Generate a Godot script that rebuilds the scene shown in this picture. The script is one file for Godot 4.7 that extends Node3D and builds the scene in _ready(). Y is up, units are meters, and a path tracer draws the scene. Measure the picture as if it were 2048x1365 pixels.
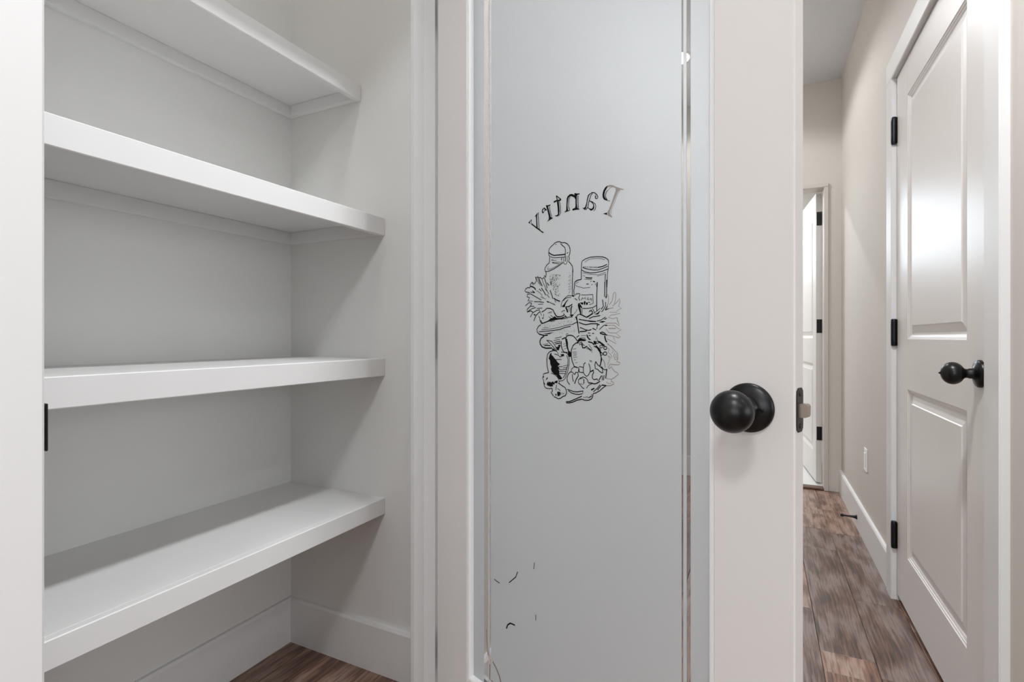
extends Node3D
# Pantry closet with open glass door beside a narrow hall.
# Plan: x runs across the hall, -z runs along it, y is height above the floor.

const CEIL := 2.744
var mats := {}

# ------------------------------------------------------------------ shape helpers
func begin() -> SurfaceTool:
	var st := SurfaceTool.new()
	st.begin(Mesh.PRIMITIVE_TRIANGLES)
	return st

func tri(st: SurfaceTool, p: Array, n: Array, uv: Array = []) -> void:
	var face: Vector3 = (p[1] - p[0]).cross(p[2] - p[0])
	var out: Vector3 = n[0] + n[1] + n[2]
	var order := [0, 2, 1] if face.dot(out) > 0.0 else [0, 1, 2]
	for k in order:
		st.set_normal(n[k])
		st.set_uv(uv[k] if uv else Vector2.ZERO)
		st.add_vertex(p[k])

func quad(st: SurfaceTool, a: Vector3, b: Vector3, c: Vector3, d: Vector3, n: Vector3, uv: Array = []) -> void:
	tri(st, [a, b, c], [n, n, n], [uv[0], uv[1], uv[2]] if uv else [])
	tri(st, [a, c, d], [n, n, n], [uv[0], uv[2], uv[3]] if uv else [])

# box with every edge cut back by e; uvm maps (x, z) of the top to the texture
func box(st: SurfaceTool, lo: Vector3, hi: Vector3, e := 0.0015, uvm := Vector4.ZERO) -> void:
	var c := (lo + hi) / 2.0
	var h := (hi - lo) / 2.0
	e = minf(e, minf(h.x, minf(h.y, h.z)) * 0.6)
	for ax in 3:
		var u := (ax + 1) % 3
		var v := (ax + 2) % 3
		for s in [-1.0, 1.0]:
			var n := Vector3.ZERO
			n[ax] = s
			var pts := []
			var uvs := []
			for q in [[-1, -1], [1, -1], [1, 1], [-1, 1]]:
				var p := Vector3.ZERO
				p[ax] = s * h[ax]
				p[u] = q[0] * (h[u] - e)
				p[v] = q[1] * (h[v] - e)
				pts.append(c + p)
				uvs.append(Vector2(uvm.x + p.x * uvm.z, uvm.y + p.z * uvm.w))
			quad(st, pts[0], pts[1], pts[2], pts[3], n, uvs)
			if e <= 0.0:
				continue
			for s2 in [-1.0, 1.0]:
				var nn := Vector3.ZERO
				nn[ax] = s
				nn[u] = s2
				nn = nn.normalized()
				var b := []
				var buv := []
				for q in [[0, -1], [1, -1], [1, 1], [0, 1]]:
					var p := Vector3.ZERO
					p[ax] = s * (h[ax] if q[0] == 0 else h[ax] - e)
					p[u] = s2 * (h[u] - e if q[0] == 0 else h[u])
					p[v] = q[1] * (h[v] - e)
					b.append(c + p)
					buv.append(Vector2(uvm.x + p.x * uvm.z, uvm.y + p.z * uvm.w))
				quad(st, b[0], b[1], b[2], b[3], nn, buv)
	if e <= 0.0:
		return
	for sx in [-1.0, 1.0]:
		for sy in [-1.0, 1.0]:
			for sz in [-1.0, 1.0]:
				var s := Vector3(sx, sy, sz)
				var n := s.normalized()
				var t := []
				for ax in 3:
					var p := s * (h - Vector3(e, e, e))
					p[ax] = s[ax] * h[ax]
					t.append(c + p)
				tri(st, t, [n, n, n])

# closed outline in the plane (ux, uy) swept by the vector along
func sweep(st: SurfaceTool, outline: Array, at: Vector3, ux: Vector3, uy: Vector3, along: Vector3) -> void:
	var pts := PackedVector2Array(outline)
	var area := 0.0
	for i in pts.size():
		area += pts[i].cross(pts[(i + 1) % pts.size()])
	for i in pts.size():
		var a := pts[i]
		var b := pts[(i + 1) % pts.size()]
		var d := (b - a).normalized()
		var n2 := Vector2(d.y, -d.x) * signf(area)
		var n := ux * n2.x + uy * n2.y
		var pa := at + ux * a.x + uy * a.y
		var pb := at + ux * b.x + uy * b.y
		quad(st, pa, pb, pb + along, pa + along, n)
	var ids := Geometry2D.triangulate_polygon(pts)
	for k in range(0, ids.size(), 3):
		var p := []
		for j in 3:
			var q := pts[ids[k + j]]
			p.append(at + ux * q.x + uy * q.y)
		var n := along.normalized()
		tri(st, p, [-n, -n, -n])
		tri(st, [p[0] + along, p[1] + along, p[2] + along], [n, n, n])

# profile (radius, distance along axis) turned round an axis, smooth
func lathe(st: SurfaceTool, prof: Array, at: Vector3, axis: Vector3, sides := 40) -> void:
	axis = axis.normalized()
	var u := axis.cross(Vector3.UP if absf(axis.y) < 0.9 else Vector3.RIGHT).normalized()
	var v := axis.cross(u)
	for i in prof.size() - 1:
		var p: Vector2 = prof[i]
		var q: Vector2 = prof[i + 1]
		var np := lathe_normal(prof, i, i)
		var nq := lathe_normal(prof, i + 1, i)
		for k in sides:
			var a0 := TAU * k / sides
			var a1 := TAU * (k + 1) / sides
			var d0 := u * cos(a0) + v * sin(a0)
			var d1 := u * cos(a1) + v * sin(a1)
			var v00 := at + d0 * p.x + axis * p.y
			var v01 := at + d1 * p.x + axis * p.y
			var v10 := at + d0 * q.x + axis * q.y
			var v11 := at + d1 * q.x + axis * q.y
			if p.x > 0.0:
				tri(st, [v00, v01, v11], [d0 * np.x + axis * np.y, d1 * np.x + axis * np.y, d1 * nq.x + axis * nq.y])
			if q.x > 0.0:
				tri(st, [v00, v11, v10], [d0 * np.x + axis * np.y, d1 * nq.x + axis * nq.y, d0 * nq.x + axis * nq.y])

func seg_normal(prof: Array, i: int) -> Vector2:
	var d: Vector2 = (prof[i + 1] - prof[i]).normalized()
	return Vector2(d.y, -d.x)

func lathe_normal(prof: Array, i: int, seg: int) -> Vector2:
	var own := seg_normal(prof, seg)
	var other := own
	if i == seg and i > 0:
		other = seg_normal(prof, i - 1)
	elif i == seg + 1 and i < prof.size() - 1:
		other = seg_normal(prof, i)
	return (own + other).normalized() if own.dot(other) > 0.75 else own

func obj(called: String, st: SurfaceTool, m: Material, parent: Node = self) -> MeshInstance3D:
	var o := MeshInstance3D.new()
	o.name = called
	o.mesh = st.commit()
	o.material_override = m
	parent.add_child(o, true)
	return o

# one mesh of several surfaces
func layered(called: String, parts: Array, parent: Node) -> MeshInstance3D:
	var o := MeshInstance3D.new()
	o.name = called
	var am := ArrayMesh.new()
	for k in parts.size():
		parts[k][0].commit(am)
		am.surface_set_material(k, parts[k][1])
	o.mesh = am
	parent.add_child(o, true)
	return o

func bx(called: String, lo: Vector3, hi: Vector3, m: Material, parent: Node = self, e := 0.0015) -> MeshInstance3D:
	var st := begin()
	box(st, lo, hi, e)
	return obj(called, st, m, parent)

# numbers are across, along and up: a box in the house's own plan
func plan(called: String, b0: float, b1: float, a0: float, a1: float, h0: float, h1: float, m: Material, parent: Node = self, e := 0.0015) -> MeshInstance3D:
	if m == mats.wall or m == mats.pantry_wall or m == mats.ceiling:
		e = 0.0
	return bx(called, Vector3(minf(b0, b1), h0, -maxf(a0, a1)), Vector3(maxf(b0, b1), h1, -minf(a0, a1)), m, parent, e)

func thing(called: String, label: String, category: String, at := Vector3.ZERO, group := "") -> Node3D:
	var o := Node3D.new()
	o.name = called
	o.position = at
	add_child(o, true)
	return tag(o, label, category, group)

func tag(o: Node3D, label: String, category: String, group := "", kind := "") -> Node3D:
	o.set_meta("label", label)
	o.set_meta("category", category)
	if group:
		o.set_meta("group", group)
	if kind:
		o.set_meta("kind", kind)
	return o

func struct(o: Node3D, label: String, category: String) -> Node3D:
	return tag(o, label, category, "", "structure")

func mat(c: Color, rough: float, metal := 0.0, spec := 0.5) -> StandardMaterial3D:
	var m := StandardMaterial3D.new()
	m.albedo_color = c
	m.roughness = rough
	m.metallic = metal
	m.metallic_specular = spec
	return m

# ------------------------------------------------------------------ lettering and drawing on the glass
# Drawn in the pane's own plane; numbers are tenths of a millimetre from a mark on the pane.
const STROKE_AT := Vector3(0.30, 0.80, -0.0117)

func strokep(v: Array, i: int) -> Vector3:
	return STROKE_AT + Vector3(v[i * 2], v[i * 2 + 1], 0.0) * 0.0001

func stroke(st: SurfaceTool, w: int, v: Array) -> void:
	var n := v.size() / 2
	var l := []
	var r := []
	for i in n:
		var d := strokep(v, mini(i + 1, n - 1)) - strokep(v, maxi(i - 1, 0))
		d = d.normalized()
		var side := Vector3(-d.y, d.x, 0.0) * w * 0.00005
		l.append(strokep(v, i) + side)
		r.append(strokep(v, i) - side)
	for i in n - 1:
		quad(st, l[i], l[i + 1], r[i + 1], r[i], Vector3.BACK)

func fill(st: SurfaceTool, v: Array) -> void:
	var p := PackedVector2Array()
	for i in v.size() / 2:
		p.append(Vector2(v[i * 2], v[i * 2 + 1]))
	var ids := Geometry2D.triangulate_polygon(p)
	for k in range(0, ids.size(), 3):
		tri(st, [strokep(v, ids[k]), strokep(v, ids[k + 1]), strokep(v, ids[k + 2])], [Vector3.BACK, Vector3.BACK, Vector3.BACK])

# ------------------------------------------------------------------ the scene
func _ready() -> void:
	# camera
	var cam := Camera3D.new()
	cam.name = "camera"
	cam.projection = Camera3D.PROJECTION_FRUSTUM
	cam.near = 0.05
	cam.far = 60.0
	cam.size = 0.05 * 1365.0 / 1024.0
	cam.frustum_offset = Vector2(0.0, -0.05 * 7.5 / 1024.0)
	cam.position = Vector3(0.0, 1.027, 0.0)
	cam.rotation.y = deg_to_rad(26.0)
	add_child(cam)
	cam.current = true
	# sky and exposure
	var env := Environment.new()
	env.background_mode = Environment.BG_SKY
	var sky := Sky.new()
	var sm := ProceduralSkyMaterial.new()
	sm.sky_top_color = Color(0.45, 0.6, 0.85)
	sm.sky_horizon_color = Color(0.8, 0.85, 0.9)
	sky.sky_material = sm
	env.sky = sky
	env.tonemap_mode = Environment.TONE_MAPPER_LINEAR
	env.tonemap_exposure = 1.0
	env.sdfgi_enabled = true
	env.ssao_enabled = true
	env.ssil_enabled = true
	var we := WorldEnvironment.new()
	we.name = "world_environment"
	we.environment = env
	add_child(we)
	# area lights at windows out of view, two of them added fill
	area_light("unseen_far_window_light", Vector3(-0.75, 2.13, -6.54), Vector3(0, 0, 1), Vector2(1.3, 0.7), 1.8, Color(0.90, 0.955, 1.0))  # unseen far window, lights the doorway and the closet door
	area_light("added_back_fill", Vector3(0.0, 1.4, 4.12), Vector3(0, 0, -1), Vector2(2.4, 1.5), 3.6, Color(0.975, 0.985, 1.0))  # added soft fill from behind the camera
	area_light("added_side_fill", Vector3(3.86, 1.45, 0.7), Vector3(-1, 0, 0), Vector2(2.8, 1.5), 3.0, Color(0.975, 0.985, 1.0))  # added fill for the pantry, from the side left open

	materials()
	room()
	ceiling_lamps()
	pantry()
	pantry_frame()
	pantry_door()
	closet_door()
	far_door()
	small_things()

func area_light(called: String, at: Vector3, dir: Vector3, size: Vector2, energy: float, c: Color) -> void:
	var l := AreaLight3D.new()
	l.name = called
	l.area_size = size
	l.light_energy = energy
	l.light_color = c
	l.shadow_enabled = true
	l.area_range = 20.0
	l.area_attenuation = 2.0
	add_child(l, true)
	l.look_at_from_position(at, at + dir, Vector3.UP if absf(dir.y) < 0.9 else Vector3.RIGHT)

func materials() -> void:
	mats.wall = mat(Color(0.835, 0.815, 0.788), 0.75, 0.0, 0.3)
	mats.pantry_wall = mat(Color(0.905, 0.902, 0.89), 0.7, 0.0, 0.3)
	mats.trim = mat(Color(0.875, 0.872, 0.866), 0.45)
	mats.door = mat(Color(0.868, 0.852, 0.838), 0.37)
	mats.shelf = mat(Color(0.915, 0.913, 0.908), 0.42)
	mats.ceiling = mat(Color(0.885, 0.89, 0.90), 0.9, 0.0, 0.2)
	mats.black = mat(Color(0.045, 0.043, 0.045), 0.33, 0.25)
	mats.dull = mat(Color(0.13, 0.125, 0.12), 0.45, 0.6)
	mats.bolt = mat(Color(0.66, 0.61, 0.57), 0.33, 0.9)
	mats.plastic = mat(Color(0.9, 0.9, 0.89), 0.25)
	mats.dark = mat(Color(0.2, 0.16, 0.13), 0.8)
	mats.sill = mat(Color(0.36, 0.25, 0.19), 0.5)
	mats.stroke = mat(Color(0.035, 0.035, 0.035), 0.5, 0.0, 0.3)  # dark view behind the clear marks put into colour; scratches too
	mats.taupe = mat(Color(0.62, 0.585, 0.565), 0.5, 0.0, 0.3)  # wall seen through the clear marks, put into their colour
	mats.tan = mat(Color(0.55, 0.50, 0.46), 0.5)
	mats.pale = mat(Color(0.85, 0.79, 0.73), 0.5)
	mats.end_trim = mat(Color(0.80, 0.775, 0.745), 0.4)
	mats.tile = mat(Color(0.87, 0.87, 0.86), 0.3)
	mats.frost = mat(Color(0.95, 0.965, 0.972, 0.37), 0.5)
	mats.frost.refraction_enabled = true
	mats.frost.refraction_scale = 0.05
	mats.clear = mat(Color(0.30, 0.31, 0.30, 0.16), 0.03)
	mats.clear.transparency = BaseMaterial3D.TRANSPARENCY_ALPHA
	mats.glow = mat(Color(0.9, 0.9, 0.88), 0.5)
	mats.glow.emission_enabled = true
	mats.glow.emission = Color(1.0, 0.95, 0.87)
	mats.glow.emission_energy_multiplier = 12.0
	mats.glow_soft = mats.glow.duplicate()
	mats.glow_soft.emission_energy_multiplier = 3.0
	mats.sky = mat(Color(0.9, 0.92, 0.95), 0.4)  # even glow for the window panes, all out of view
	mats.sky.emission_enabled = true
	mats.sky.emission = Color(0.93, 0.97, 1.0)
	mats.sky.emission_energy_multiplier = 1.2
	# wood: four boards, each shaded in three tones
	var boards := []
	for k in 4:
		boards.append(board_texture(k))
	mats.wood = []
	for k in 4:
		for tone in [Color(1.0, 0.97, 0.95), Color(0.80, 0.79, 0.80), Color(0.95, 0.90, 0.87)]:
			var m := mat(tone, 0.36, 0.0, 0.5)
			m.albedo_texture = boards[k][0]
			m.roughness = 0.29
			m.heightmap_enabled = true
			m.heightmap_texture = boards[k][1]
			m.heightmap_scale = 0.06
			mats.wood.append(m)

func board_texture(k: int) -> Array:
	var w := 160
	var h := 800
	var grain := FastNoiseLite.new()
	grain.seed = 11 + k
	grain.frequency = 0.05
	grain.fractal_octaves = 4
	var cloud := FastNoiseLite.new()
	cloud.seed = 51 + k
	cloud.frequency = 0.012
	cloud.fractal_octaves = 3
	var pore := FastNoiseLite.new()
	pore.seed = 91 + k
	pore.frequency = 0.16
	var im := Image.create(w, h, false, Image.FORMAT_RGB8)
	var hi := Image.create(w, h, false, Image.FORMAT_RGB8)
	var dark := Color(0.36, 0.285, 0.25)
	var mid := Color(0.65, 0.51, 0.435)
	var ash := Color(0.68, 0.60, 0.555)
	for y in h:
		for x in w:
			var cl := cloud.get_noise_2d(x * 1.4, y * 0.55)
			var gr := grain.get_noise_2d(x * 2.6 + cl * 14.0, y * 0.10)
			var po := pore.get_noise_2d(x * 4.0, y * 0.09)
			var c := mid.lerp(ash, clampf(0.5 + cl * 1.6, 0.0, 1.0))
			c = c.lerp(dark, clampf(0.28 + gr * 0.8 - cl * 0.8, 0.0, 0.92))
			c = c.darkened(clampf(po * 0.35, 0.0, 0.3))
			im.set_pixel(x, y, c)
			var v := clampf(0.6 - maxf(po, 0.0) * 0.6 + gr * 0.2, 0.0, 1.0)
			hi.set_pixel(x, y, Color(v, v, v))
	return [ImageTexture.create_from_image(im), ImageTexture.create_from_image(hi)]

# ------------------------------------------------------------------ floor, walls, ceiling
func room() -> void:
	var W: Material = mats.wall
	# floor with its boards
	var fl := plan("floor", -1.56, 0.60, -0.7, 4.02, -0.12, -0.009, mats.dark)
	struct(fl, "brown wood plank floor running down the hall and into the pantry", "floor")
	var rng := RandomNumberGenerator.new()
	rng.seed = 7
	var row := 0
	var b := -1.50
	while b < 0.59:
		var w := 0.152
		var a := -0.6 - rng.randf() * 0.9
		while a < 4.0:
			var l := 0.75 + rng.randf() * 0.55
			var a0 := maxf(a, -0.6)
			var a1 := minf(a + l, 4.0)
			var b1 := minf(b + w, 0.585)
			if a1 - a0 > 0.03:
				var st := begin()
				box(st, Vector3(b + 0.0006, -0.0085, -a1 + 0.0006), Vector3(b1 - 0.0006, 0.0, -a0 - 0.0006), 0.0012, Vector4(rng.randf(), rng.randf(), 5.2, 0.78))
				obj("plank", st, mats.wood[rng.randi() % 12], fl)
			a += l
		b += w
		row += 1
	var rear := plan("added_floor_rear", -2.6, 4.0, -4.25, -0.7, -0.12, 0.0, mats.sill)  # part of the added room, out of view
	struct(rear, "plain wood floor of the added room behind the camera", "floor")
	var tiles := plan("floor_tiled", -1.7, 0.75, 4.02, 6.75, -0.12, 0.008, mats.tile)
	struct(tiles, "white tiled floor beyond the doorway at the end of the hall", "floor")
	# ceiling
	var ce := plan("ceiling", -2.75, 4.15, -4.4, 6.8, CEIL, CEIL + 0.12, mats.ceiling)
	struct(ce, "flat pale grey ceiling above the hall", "ceiling")
	# left wall of the hall, with the pantry opening
	var wl := plan("wall_left", -0.801, -0.69, -0.75, 0.272, 0.0, CEIL, W)
	struct(wl, "narrow wall between the pantry opening and the camera side", "wall")
	plan("far_wall_section", -0.801, -0.69, 1.070, 4.02, 0.0, CEIL, W, wl)
	plan("wall_above_opening", -0.801, -0.69, 0.272, 1.070, 2.155, CEIL, W, wl)
	# pantry walls
	var wb := plan("wall_back", -1.56, -1.441, -0.32, 1.36, 0.0, CEIL, mats.pantry_wall)
	struct(wb, "pale greige back wall of the pantry behind the shelves", "wall")
	var ws := plan("wall_side", -1.441, -0.801, 1.2375, 1.36, 0.0, CEIL, mats.pantry_wall)
	struct(ws, "pale greige end wall of the pantry at the right of the shelves", "wall")
	var wn := plan("wall_near_side", -1.441, -0.801, -0.32, -0.2, 0.0, CEIL, mats.pantry_wall)
	struct(wn, "near end wall of the pantry, hidden by the door jamb", "wall")
	# right wall of the hall, with the closet opening
	var wr := plan("wall_right", 0.474, 0.60, 2.462, 4.02, 0.0, CEIL, W)
	struct(wr, "warm greige hall wall that carries the white panel door", "wall")
	plan("near_wall_section", 0.474, 0.60, 1.30, 1.526, 0.0, CEIL, W, wr)
	plan("added_side_panel", 0.60, 4.15, 1.30, 1.41, 0.0, CEIL, W, wr)  # closes the added open side that lets fill into the pantry
	plan("wall_above_door", 0.474, 0.60, 1.526, 2.462, 2.047, CEIL, W, wr)
	plan("dark_backing", 0.62, 0.70, 1.40, 2.60, -0.05, CEIL, mats.dark, wr)  # closet shade put into a dark sheet close behind the door
	# end wall of the hall
	var wend := plan("wall_end", -0.69, -0.42, 4.0, 4.115, 0.0, CEIL, W)
	struct(wend, "taupe wall closing the hall around the far doorway", "wall")
	plan("wall_beside_corner", 0.392, 0.60, 4.0, 4.115, 0.0, CEIL, W, wend)
	plan("wall_above_doorway", -0.42, 0.392, 4.0, 4.115, 2.05, CEIL, W, wend)
	# far room
	var far := plan("wall_far", -1.7, 0.75, 6.62, 6.75, 0.0, 1.78, W)
	struct(far, "wall holding the unseen window in the bright room beyond the hall", "wall")
	plan("wall_over_window", -1.7, 0.75, 6.62, 6.75, 2.48, CEIL, W, far)
	plan("wall_beside_window", -1.7, -1.4, 6.62, 6.75, 1.78, 2.48, W, far)
	plan("wall_beside_window", -0.1, 0.75, 6.62, 6.75, 1.78, 2.48, W, far)
	plan("wall_side_panel", -1.7, -1.58, 4.02, 6.7, 0.0, CEIL, W, far)
	plan("wall_side_panel", 0.60, 0.75, 4.02, 6.7, 0.0, CEIL, W, far)
	plan("wall_front_panel", -1.7, -0.69, 4.0, 4.115, 0.0, CEIL, W, far)
	var w1 := window("window_1", Vector3(-0.75, 2.13, -6.66), 1.3, 0.7)  # out of view; placed for the bright band on the closet door
	struct(w1, "unseen white framed window high in the far room, lights the closet door", "window")
	# added room behind the camera, with its fill windows
	var rb := plan("added_wall_rear", -2.6, 4.0, -4.37, -4.22, 0.0, 0.62, W)
	struct(rb, "window wall of the added room behind the camera", "wall")
	plan("wall_over_window", -2.6, 4.0, -4.37, -4.22, 2.18, CEIL, W, rb)
	plan("wall_beside_window", -2.6, -1.22, -4.37, -4.22, 0.62, 2.18, W, rb)
	plan("wall_beside_window", 1.22, 4.0, -4.37, -4.22, 0.62, 2.18, W, rb)
	plan("wall_side_panel", -2.75, -2.6, -4.37, -0.7, 0.0, CEIL, W, rb)
	plan("wall_side_panel", 4.0, 4.15, -4.37, -2.12, 0.0, CEIL, W, rb)
	plan("wall_side_panel", 4.0, 4.15, 0.72, 1.41, 0.0, CEIL, W, rb)
	plan("wall_under_window", 4.0, 4.15, -2.12, 0.72, 0.0, 0.68, W, rb)
	plan("wall_over_window", 4.0, 4.15, -2.12, 0.72, 2.22, CEIL, W, rb)
	plan("wall_front_panel", -2.6, -0.69, -0.75, -0.63, 0.0, CEIL, W, rb)
	var w2 := window("window_2", Vector3(0.0, 1.4, 4.25), 2.4, 1.5)  # added behind the camera as soft fill
	struct(w2, "added wide white framed window behind the camera, soft fill", "window")
	var w3 := window("window_3", Vector3(4.04, 1.45, 0.7), 2.8, 1.5)  # added out of view to fill the pantry
	w3.rotation.y = -PI / 2.0
	struct(w3, "added wide white framed window facing the pantry, fill from out of view", "window")
	var fk := plan("added_floor_side", 0.60, 4.0, -0.7, 1.41, -0.12, 0.0, mats.sill)  # belongs to the added open side
	struct(fk, "plain wood floor of the added open side, out of view", "floor")
	# baseboards
	var prof := [Vector2(0, 0), Vector2(0.0145, 0), Vector2(0.0145, 0.140), Vector2(0.0105, 0.148), Vector2(0, 0.148)]
	struct(baseboard("baseboard_right", prof, Vector3(0.474, 0, -2.549), Vector3.LEFT, Vector3(0, 0, -1.451)), "tall white baseboard along the right hall wall", "baseboard")
	struct(baseboard("baseboard_near", prof, Vector3(0.474, 0, -1.30), Vector3.LEFT, Vector3(0, 0, -0.1375)), "white baseboard at the near end of the right hall wall", "baseboard")
	struct(baseboard("baseboard_back", prof, Vector3(-1.441, 0, 0.2), Vector3.RIGHT, Vector3(0, 0, -1.4375)), "white baseboard on the pantry back wall under the bottom shelf", "baseboard")
	struct(baseboard("baseboard_side", prof, Vector3(-0.801, 0, -1.2375), Vector3.BACK, Vector3(-0.6255, 0, 0)), "white baseboard on the pantry end wall next to the door jamb", "baseboard")
	struct(baseboard("baseboard_left", prof, Vector3(-0.69, 0, -1.16), Vector3.RIGHT, Vector3(0, 0, -2.84)), "white baseboard of the left hall wall behind the glass door", "baseboard")
	struct(baseboard("baseboard_end", prof, Vector3(-0.675, 0, -4.0), Vector3.BACK, Vector3(0.225, 0, 0)), "short white baseboard on the end wall left of the doorway", "baseboard")

func baseboard(called: String, prof: Array, at: Vector3, out: Vector3, along: Vector3) -> MeshInstance3D:
	var st := begin()
	sweep(st, prof, at, out, Vector3.UP, along)
	return obj(called, st, mats.shelf)

func window(called: String, at: Vector3, w: float, h: float) -> Node3D:
	var o := thing(called, "window", "window", at)
	bx("pane", Vector3(-w / 2, -h / 2, -0.004), Vector3(w / 2, h / 2, 0.004), mats.sky, o, 0.0005)
	for s in [-1.0, 1.0]:
		bx("window_frame", Vector3(s * w / 2 - 0.03, -h / 2 - 0.03, -0.03), Vector3(s * w / 2 + 0.03, h / 2 + 0.03, 0.03), mats.trim, o, 0.003)
		bx("window_frame", Vector3(-w / 2 + 0.03, s * h / 2 - 0.03, -0.03), Vector3(w / 2 - 0.03, s * h / 2 + 0.03, 0.03), mats.trim, o, 0.003)
	bx("mullion", Vector3(-0.02, -h / 2 + 0.03, -0.025), Vector3(0.02, h / 2 - 0.03, 0.025), mats.trim, o, 0.003)
	return o

func ceiling_lamps() -> void:
	# across, along, energy, scale, label
	var spots := [
		[0.03, 0.80, 3.2, 1.0, "round recessed ceiling light overhead between pantry and closet"],
		[-0.475, 3.28, 1.2, 1.0, "round recessed ceiling light seen through the clear strip of the glass door"],
		[0.02, -0.9, 2.5, 2.8, "unseen large round ceiling light behind the camera, lights the open door"],  # out of view; size and place chosen to light the door softly
		[1.35, 0.35, 0.3, 1.0, "added round ceiling light at the open side, fill for the pantry"],  # added fill for shelves and pantry walls
		[2.75, 0.35, 0.2, 1.0, "added round ceiling light nearest the side window, fill for the pantry"],  # added fill, farther across
		[1.35, -1.4, 0.6, 1.0, "added round ceiling light to the right behind the camera, pantry fill"],  # added fill reaching the pantry end wall
		[-0.86, 0.55, 0.22, 1.0, "added round ceiling light inside the pantry, fill for its end wall"],  # added to lift the upper end wall
		[-0.6, 5.3, 3.5, 1.0, "unseen round ceiling light that brightens the tiled far room"],  # out of view; strength chosen for a bright doorway
		[0.02, -2.6, 1.5, 1.0, "added round ceiling light in the room behind the camera, fill"],  # added general fill
	]
	for s in spots:
		var f: float = s[3]
		var t := thing("ceiling_light", s[4], "ceiling light", Vector3(s[0], CEIL, -s[1]), "recessed ceiling lights")
		var st := begin()
		lathe(st, [Vector2(0.078 * f + 0.020, 0.0), Vector2(0.078 * f + 0.019, 0.003), Vector2(0.078 * f + 0.012, 0.0055), Vector2(0.078 * f + 0.002, 0.004), Vector2(0.078 * f - 0.001, 0.0)], Vector3.ZERO, Vector3.DOWN)
		obj("trim_ring", st, mats.plastic, t)
		st = begin()
		lathe(st, [Vector2(0.078 * f, 0.0), Vector2(0.078 * f - 0.001, 0.002), Vector2(0.0, 0.0025)], Vector3.ZERO, Vector3.DOWN)
		obj("lens", st, mats.glow_soft if f > 1.5 else mats.glow, t)
		var c := Color(0.975, 0.985, 1.0)
		if s[1] > 3.0 and s[1] < 4.0: # the one seen through the glass: a round lamp
			var l := SpotLight3D.new()
			l.name = "ceiling_lamp"
			l.position = Vector3(s[0], CEIL - 0.012, -s[1])
			l.rotation.x = -PI / 2.0
			l.spot_angle = 78.0
			l.spot_angle_attenuation = 0.25
			l.spot_range = 20.0
			l.spot_attenuation = 2.0
			l.light_size = 0.055
			l.light_energy = s[2]
			l.light_color = c
			l.shadow_enabled = true
			add_child(l, true)
		else:
			area_light("ceiling_lamp", Vector3(s[0], CEIL - 0.008, -s[1]), Vector3.DOWN, Vector2(0.135, 0.135) * f, s[2], c)

# ------------------------------------------------------------------ pantry shelves
func pantry() -> void:
	var data := [
		[1.131, 1.768, 1.817, "shallow white top shelf, highest of the pantry shelves"],
		[1.0358, 1.3375, 1.391, "deep white pantry shelf just below the shallow top shelf"],
		[1.0358, 0.909, 0.9628, "white pantry shelf at eye level whose top is barely visible"],
		[1.0358, 0.4864, 0.5366, "lowest white pantry shelf with a shadow lying along its back"],
	]
	for d in data:
		var bf: float = d[0]
		var lo: float = d[1]
		var hi: float = d[2]
		var t := thing("shelf", d[3], "shelf", Vector3(-1.441, lo, -0.5), "built-in white pantry shelves")
		var z0 := -0.7375 # right end
		var z1 := 0.70
		var dep := 1.441 - bf
		var th := hi - lo
		bx("shelf_board", Vector3(0.0, th - 0.012, z0), Vector3(dep - 0.019, th - 0.0004, z1), mats.shelf, t, 0.0004)
		bx("front_edge", Vector3(dep - 0.019, 0.0, z0), Vector3(dep, th, z1), mats.shelf, t, 0.0018)
		bx("back_cleat", Vector3(0.0, 0.002, z0), Vector3(0.018, th - 0.012, z1), mats.shelf, t, 0.001)
		bx("side_cleat", Vector3(0.018, 0.002, z0), Vector3(dep - 0.019, th - 0.012, z0 + 0.018), mats.shelf, t, 0.001)
		bx("side_cleat", Vector3(0.018, 0.002, z1 - 0.018), Vector3(dep - 0.019, th - 0.012, z1), mats.shelf, t, 0.001)

func casing_profile(w: float, t: float) -> Array:
	return [Vector2(0, 0), Vector2(w, 0), Vector2(w, t - 0.003), Vector2(w - 0.003, t), Vector2(0.003, t), Vector2(0, t - 0.003)]

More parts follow.
